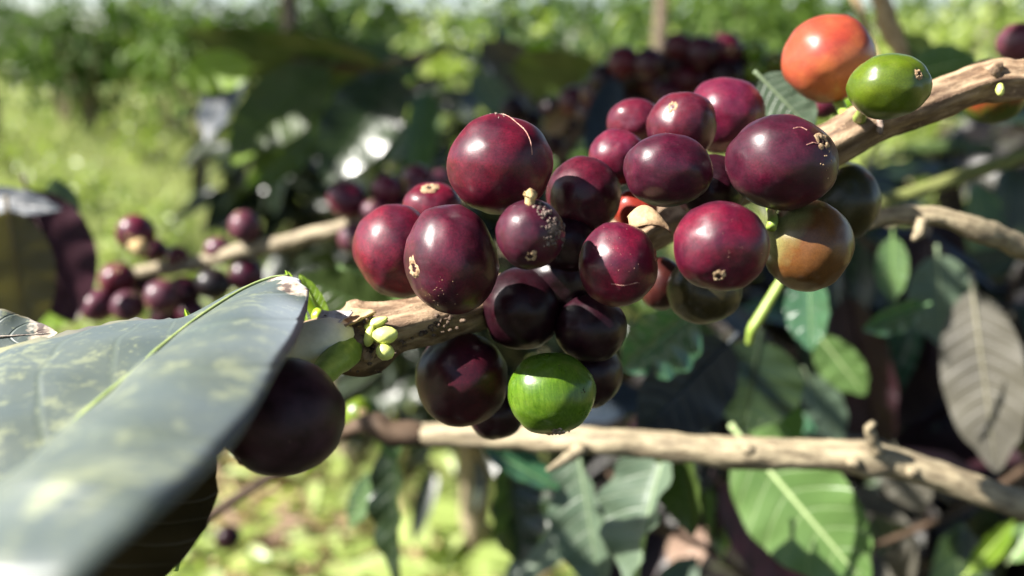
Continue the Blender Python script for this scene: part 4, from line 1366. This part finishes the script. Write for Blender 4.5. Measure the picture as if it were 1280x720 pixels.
cherry("turning cherry, half pale green and half orange brown", 1010, 307, 55, 57, .124, 'turning', (.80, -.52, .30), scar=False, group=G_main, spin=.4)
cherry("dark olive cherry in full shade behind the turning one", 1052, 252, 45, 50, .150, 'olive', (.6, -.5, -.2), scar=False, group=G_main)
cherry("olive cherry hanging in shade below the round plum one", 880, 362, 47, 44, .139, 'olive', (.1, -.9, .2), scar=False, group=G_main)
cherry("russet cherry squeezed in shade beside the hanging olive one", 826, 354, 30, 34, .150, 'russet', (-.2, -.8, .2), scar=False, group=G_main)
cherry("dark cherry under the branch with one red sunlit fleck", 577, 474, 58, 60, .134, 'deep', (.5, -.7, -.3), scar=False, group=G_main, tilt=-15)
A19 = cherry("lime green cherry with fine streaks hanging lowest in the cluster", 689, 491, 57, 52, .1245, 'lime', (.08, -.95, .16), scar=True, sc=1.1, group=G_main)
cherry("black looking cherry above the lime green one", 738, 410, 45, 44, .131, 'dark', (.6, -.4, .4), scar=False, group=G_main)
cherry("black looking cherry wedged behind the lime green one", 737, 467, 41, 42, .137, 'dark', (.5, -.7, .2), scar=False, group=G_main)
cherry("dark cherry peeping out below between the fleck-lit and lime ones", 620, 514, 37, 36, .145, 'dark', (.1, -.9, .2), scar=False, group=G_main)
cherry("near-black filler cherry added in the shaded middle of the cluster", 652, 386, 50, 52, .133, 'dark', (0, -.2, .8), scar=False, group=G_main)  # near-black fillers keep the shaded gaps of the cluster dark
cherry("near-black filler cherry added deep behind the sharply shaded wine one", 700, 350, 42, 42, .1345, 'dark', (0, -.2, .8), scar=False, group=G_main)
cherry("near-black filler cherry added for the shadow under the deep red one", 710, 304, 37, 38, .131, 'dark', (0, -.2, .8), scar=False, group=G_main)
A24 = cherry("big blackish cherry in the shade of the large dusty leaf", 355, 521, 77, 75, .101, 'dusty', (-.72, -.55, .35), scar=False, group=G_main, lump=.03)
cherry("bright scarlet cherry glimpsed between the deep red and sharply shaded ones", 793, 262, 28, 26, .142, 'scarlet', (0, -.4, .6), scar=False, group=G_main)
cherry("dark red cherry with a wrinkled end peeping over the paired plum cherries", 541, 262, 38, 34, .148, 'wine', (-.05, .72, .62), sc=1.3, group=G_main)
cherry("near-black filler cherry added in the shaded gap behind the broad plum and big purple ones", 888, 236, 42, 42, .130, 'dark', (0, 0, .8), scar=False, group=G_main)  # one more dark filler for a shaded gap
cherry("orange red cherry above the bare branch", 1035, 74, 55, 54, .150, 'red', (.3, -.7, .5), scar=False)
AG = cherry("green cherry with a tiny brown scar sitting on the bare branch", 1111, 108, 49, 41, .122, 'green', (.40, .14, .88), sc=.72)
cherry("red and green cherry half hidden behind the bare branch end", 1241, 114, 39, 41, .170, 'half_red', (-.2, .7, .3), scar=False)
cherry("dusty purple cherry above the bare branch end", 1274, 53, 26, 24, .22, 'mauve', (0, .2, .6), scar=False)
cherry("little pinkish red cherry under the orange red one", 1030, 131, 17, 17, .20, 'rose', (0, -.5, .6), scar=False, res=(20, 24))
cherry("little pale green cherry beside the pinkish red one", 1056, 136, 15, 13, .20, 'lime', (0, -.5, .6), scar=False, res=(20, 24))


def on_cherry(o, q, lift=1.0):
    return put_of[o.name](q.normalized() * lift)


def pixel_dir(o, dx, dy):
    """Unit-cherry direction that faces the camera dx, dy radii from its middle."""
    return dx, dy


def strip_on(o, pts, name, mat, width=.02, lift=1.0):
    """A thin raised line over a cherry through camera-facing points (dx, dy in radii)."""
    put = put_of[o.name]
    c = WPOS[o.name]
    rad = (put(Vector((1, 0, 0))) - c).length
    rows = []
    for dx, dy, w_ in catmull([(*p, 1.0) if len(p) == 2 else p for p in pts], 5):
        r2 = min(.985, dx * dx + dy * dy)
        f = (CX * dx + CU * dy - CF * math.sqrt(1 - r2)).normalized()
        dep = bpy.context.evaluated_depsgraph_get() if False else None
        # meet the real surface of the mesh
        hit, loc, nor, idx = o.ray_cast(f * rad * 3, -f)
        q = c + (loc if hit else f * rad)
        rows.append((q.x, q.y, q.z, rad * width * w_ * (.7 + .6 * rnd.random())))
    V, F, U = tube_geo(rows, per=2, sides=7, world=True, rough=.35)
    return mk(name, V, F, mat, o, uv=U)


def bits_on(o, spots, name, mat, n, size, spread):
    put = put_of[o.name]
    c = WPOS[o.name]
    rad = (put(Vector((1, 0, 0))) - c).length
    geo = []
    for i in range(n):
        dx, dy = rnd.choice(spots)
        dx += rnd.gauss(0, spread)
        dy += rnd.gauss(0, spread)
        r2 = dx * dx + dy * dy
        if r2 > .97:
            k = math.sqrt(.97 / r2)
            dx, dy, r2 = dx * k, dy * k, .97
        f = (CX * dx + CU * dy - CF * math.sqrt(1 - r2)).normalized()
        hit, loc, nor, idx = o.ray_cast(f * rad * 3, -f)
        q = c + (loc if hit else f * rad)
        s = size * rad
        geo.append(blob_geo(q, s * rnd.uniform(.3, 1.3), s * rnd.uniform(.3, 1.3), s * .6, i, .6, 5, 7))
    V, F, U = join_geo(geo)
    return mk(name, V, F, mat, o, uv=U)


bpy.context.view_layer.update()
strip_on(A1, [(.05, .96), (.22, .86), (.42, .62), (.55, .35), (.60, .08)], "seam", M_seam, .011)
bits_on(A1, [(-.05, .93), (.05, .95)], "dust_bits", M_crust, 14, .025, .05)
bits_on(A4, [(.62, .25), (.75, -.05), (.68, .1), (.55, -.25), (.35, .62)], "dried_crust", plain_mat("black_crust", (.02, .012, .010), (.24, .18, .15), 900, rough=.95), 130, .06, .11)
V, F, U = tube_geo([(662, 260, .1060, 7), (661, 250, .1058, 7), (664, 243, .1055, 9), (660, 238, .1053, 4)], per=4, sides=9, rough=.35)
mk("dry_stub", V, F, M_stub, A4, uv=U)
bits_on(A19, [(.05, -.9), (.2, -.88)], "dried_crust", M_crust, 40, .04, .06)
bits_on(A19, [(.15, .64), (.70, .15), (-.9, .6)], "dirt_specks", M_pit, 10, .022, .03)
bits_on(A24, [(-.82, -.42), (-.72, -.55), (-.62, -.62)], "dried_crust", M_crust, 60, .035, .07)
bits_on(A3, [(-.45, -.62), (-.25, -.7), (-.1, -.55)], "dust_bits", M_scar, 26, .011, .14)
bits_on(A12, [(.50, .30), (.62, .1), (.7, -.3)], "dust_bits", M_scar, 26, .014, .12)
strip_on(A12, [(.16, .20), (.30, .25), (.42, .24)], "scratch", M_seam, .010)
strip_on(A12, [(-.05, .52), (.10, .56), (.22, .50)], "scratch", M_seam, .010)
bits_on(A6, [(0, .3), (-.2, .5), (.3, -.1)], "dust_bits", M_seam, 22, .009, .22)
bits_on(A13, [(0, -.3), (.4, .2), (-.3, .6)], "dust_bits", M_seam, 8, .009, .25)
strip_on(A6, [(-.25, -.45), (.05, -.48), (.35, -.42)], "scratch", M_seam, .008)

# green stalk that carries the blackish cherry
tag(tube("fruit_stalk", [(388, 482, .112, 10), (400, 470, .115, 15), (414, 456, .118, 18), (430, 442, .121, 20), (442, 430, .124, 15)], M_stem_green, rough=.08), "short thick green stalk between the grey node and the blackish cherry", "stalk")
tag(tube("fruit_stalk", [(962, 258, .128, 5), (966, 272, .1215, 6), (964, 284, .1195, 7)], M_stem_green, rough=.1), "pale green stalk at the top of the turning cherry", "stalk")
tag(tube("fruit_stalk", [(1084, 128, .128, 7), (1078, 140, .133, 7), (1074, 150, .138, 8)], M_stem_green, rough=.1), "short green stalk between the green cherry and the bare branch", "stalk")
tag(tube("fruit_stalk", [(1046, 122, .152, 7), (1054, 140, .148, 6), (1062, 156, .145, 7)], M_stem_green, rough=.1), "short green stalk between the orange red cherry and the bare branch", "stalk")
# dry bract wedged in the cluster
V, U = [], []
for i in range(13):
    s = i / 12
    for j in range(7):
        u = j / 6 * 2 - 1
        c = P(785 + 54 * s, 278 - 14 * math.sin(math.pi * s) + 10 * s, .1175 - .002 * s)
        w_ = .0016 * math.sin(math.pi * min(.96, .15 + .85 * s) ** .9) + .0002
        V.append(c - CU * (u * w_ * .8) - CF * (u * w_ * 1.1) + CU * ((1 - u * u) * w_ * .55))
        U.append((s, u))
o = mk("dry_bract", V, grid_faces(13, 7), M_scale, uv=U)
so = o.modifiers.new("thickness", 'SOLIDIFY')
so.thickness = .0003
tag(o, "papery tan bract wedged between the scarlet and the round plum cherries", "bract")


# ------------------------------------------------------------------ berries farther off, copied from a few full ones
def berry_proto(mat, seed):
    D, K, F = unit_cherry(18, 24, seed, lump=.05)
    o = mk("coffee_cherry", [q * k for q, k in zip(D, K)], F, CM[mat], attr=[tuple(q) for q in D], origin=(0, 0, 0))
    o["category"] = "coffee cherry"
    V, F = lathe_unit([(.09, .955), (.12, .99), (.16, .985), (.24, .93)], 12, seed, .2)
    mk("scar_ring", V, F, M_scar, o, origin=(0, 0, 0))
    return o


protos = {}


def berry(label, px, py, r, d, mat, axis=None, group=None, stretch=1.0):
    key = mat
    if key not in protos:
        o = protos[key] = berry_proto(mat, len(protos) * 2.7)
    else:
        o = copy_tree(protos[key])
    a = cdir(*axis) if axis else Vector(rand_dirs(1)[0])
    o.rotation_mode = 'QUATERNION'
    o.rotation_quaternion = a.to_track_quat('Z', 'Y')
    o.location = P(px, py, d)
    s = r * d / FPX
    o.scale = (s, s, s * stretch)
    tag(o, label, "coffee cherry", group)
    return o


G_far = "small plum cherries on the pale blurred branch"
for px, py, r, d, m, lab in [
    (170, 291, 23, .325, 'rose', "upright plum cherry with a white glint at the outer end of the pale branch"),
    (194, 313, 15, .34, 'plum', "dark cherry close under the upright plum one"),
    (222, 321, 14, .335, 'wine', "reddish cherry half sunk behind the pale branch"),
    (148, 350, 22, .325, 'rose', "plum cherry just beyond the cut end of the pale branch"),
    (122, 382, 21, .32, 'mauve', "dusty mauve cherry hanging outermost below the pale branch"),
    (160, 383, 20, .315, 'mauve', "dusty mauve cherry touching the large dusty leaf rim"),
    (203, 371, 22, .315, 'mauve', "palest pinkish cherry under the pale branch"),
    (228, 366, 21, .33, 'plum', "dark cherry pressed against the palest pinkish one"),
    (180, 352, 18, .34, 'plum', "dark cherry right below the cut end of the pale branch"),
    (306, 284, 20, .325, 'mauve', "lone mauve cherry standing on top of the pale branch"),
    (273, 311, 15, .335, 'mauve', "small rose cherry on the pale branch beside the lone mauve one"),
    (267, 355, 20, .325, 'black', "black shrivelled cherry under the middle of the pale branch"),
    (308, 344, 22, .335, 'plum', "dark maroon cherry hanging under the lone mauve one"),
    (240, 392, 18, .33, 'plum', "dark cherry lowest, at the rim of the large dusty leaf"),
    (205, 396, 18, .33, 'plum', "dark cherry lowest under the palest pinkish one"),
    (435, 250, 24, .31, 'rose', "plum cherry with a sharp glint standing apart over the pale branch"),
    (484, 238, 20, .31, 'rose', "plum cherry next to the one standing apart"),
    (521, 223, 18, .32, 'rose', "small plum cherry highest in the row over the pale branch"),
    (524, 243, 17, .31, 'mauve', "small rose cherry under the highest of the row"),
    (548, 228, 16, .32, 'mauve', "mauve cherry at the edge of the topmost wine red cherry"),
    (468, 268, 18, .305, 'mauve', "rose cherry touching the pale branch"),
    (442, 298, 20, .30, 'mauve', "pinkish cherry hanging under the pale branch by the paired plum ones"),
    (502, 262, 18, .315, 'rose', "plum cherry behind the rose one that touches the pale branch"),
]:
    berry(lab, px, py, r, d, m, None, G_far, 1.0 + .15 * rnd.random())
o = tube("dry_calyx", [(180, 318, .318, 6), (172, 310, .316, 10), (160, 306, .315, 5)], M_stub, rough=.4)
tag(o, "papery tan calyx scrap below the upright plum cherry", "calyx")

G_dark = "dark berries packed on the hidden branch"
k = 0
for row, (y, xs) in enumerate([(62, (848, 872, 905)), (78, (778, 812, 838, 868, 896, 920, 936)), (98, (758, 790, 820, 850, 880, 910, 934)), (120, (742, 772, 806, 838, 868, 900, 930)), (142, (738, 764, 802, 836)), (130, (716,))]):
    for x in xs:
        berry("dark purple berry packed among others on the branch hidden behind the small rose cherries", x + rnd.uniform(-5, 5), y + rnd.uniform(-5, 5), rnd.uniform(18, 23), rnd.uniform(.38, .44), ('dark', 'wine', 'plum')[rnd.randrange(3)], None, G_dark)
G_dark2 = "dark berries beside the pale dry leaf scrap"
for x, y in [(642, 138), (664, 152), (690, 136), (712, 160), (668, 176), (694, 182), (724, 142)]:
    berry("blackish berry in the shade around the tan leaf scrap above the topmost wine red cherry", x, y, rnd.uniform(15, 18), rnd.uniform(.46, .52), 'dark', None, G_dark2)
coffee_leaf("tan dry leaf scrap shining among blackish berries", (680, 166, .44), (712, 138, .44), 26, LM['dry'], roll=15, name="dry_leaf")
G_green = "unripe green berries at the end of the dark cluster"
for x, y, r, m, lab in [(945, 64, 13, 'lime', "yellow green berry uppermost of the unripe three"), (946, 88, 13, 'lime', "yellow green berry lowest of the unripe three"), (970, 77, 13, 'green', "green berry closest to the orange red cherry")]:
    berry(lab, x, y, r, .38, m, (-.3, .2, .8), G_green)
coffee_leaf("pinkish dry petal of leaf under the orange red cherry", (1000, 112, .30), (976, 92, .30), 14, LM['dry'], roll=10, name="dry_leaf")
berry("single small green berry beside the dark bend of the lower branch", 452, 520, 24, .24, 'green', (.2, .3, .8))
berry("dark fallen berry on the straw under the thin dark twig", 285, 672, 16, .55, 'dark')
for x, y in [(1092, 440), (1100, 395)]:
    pass
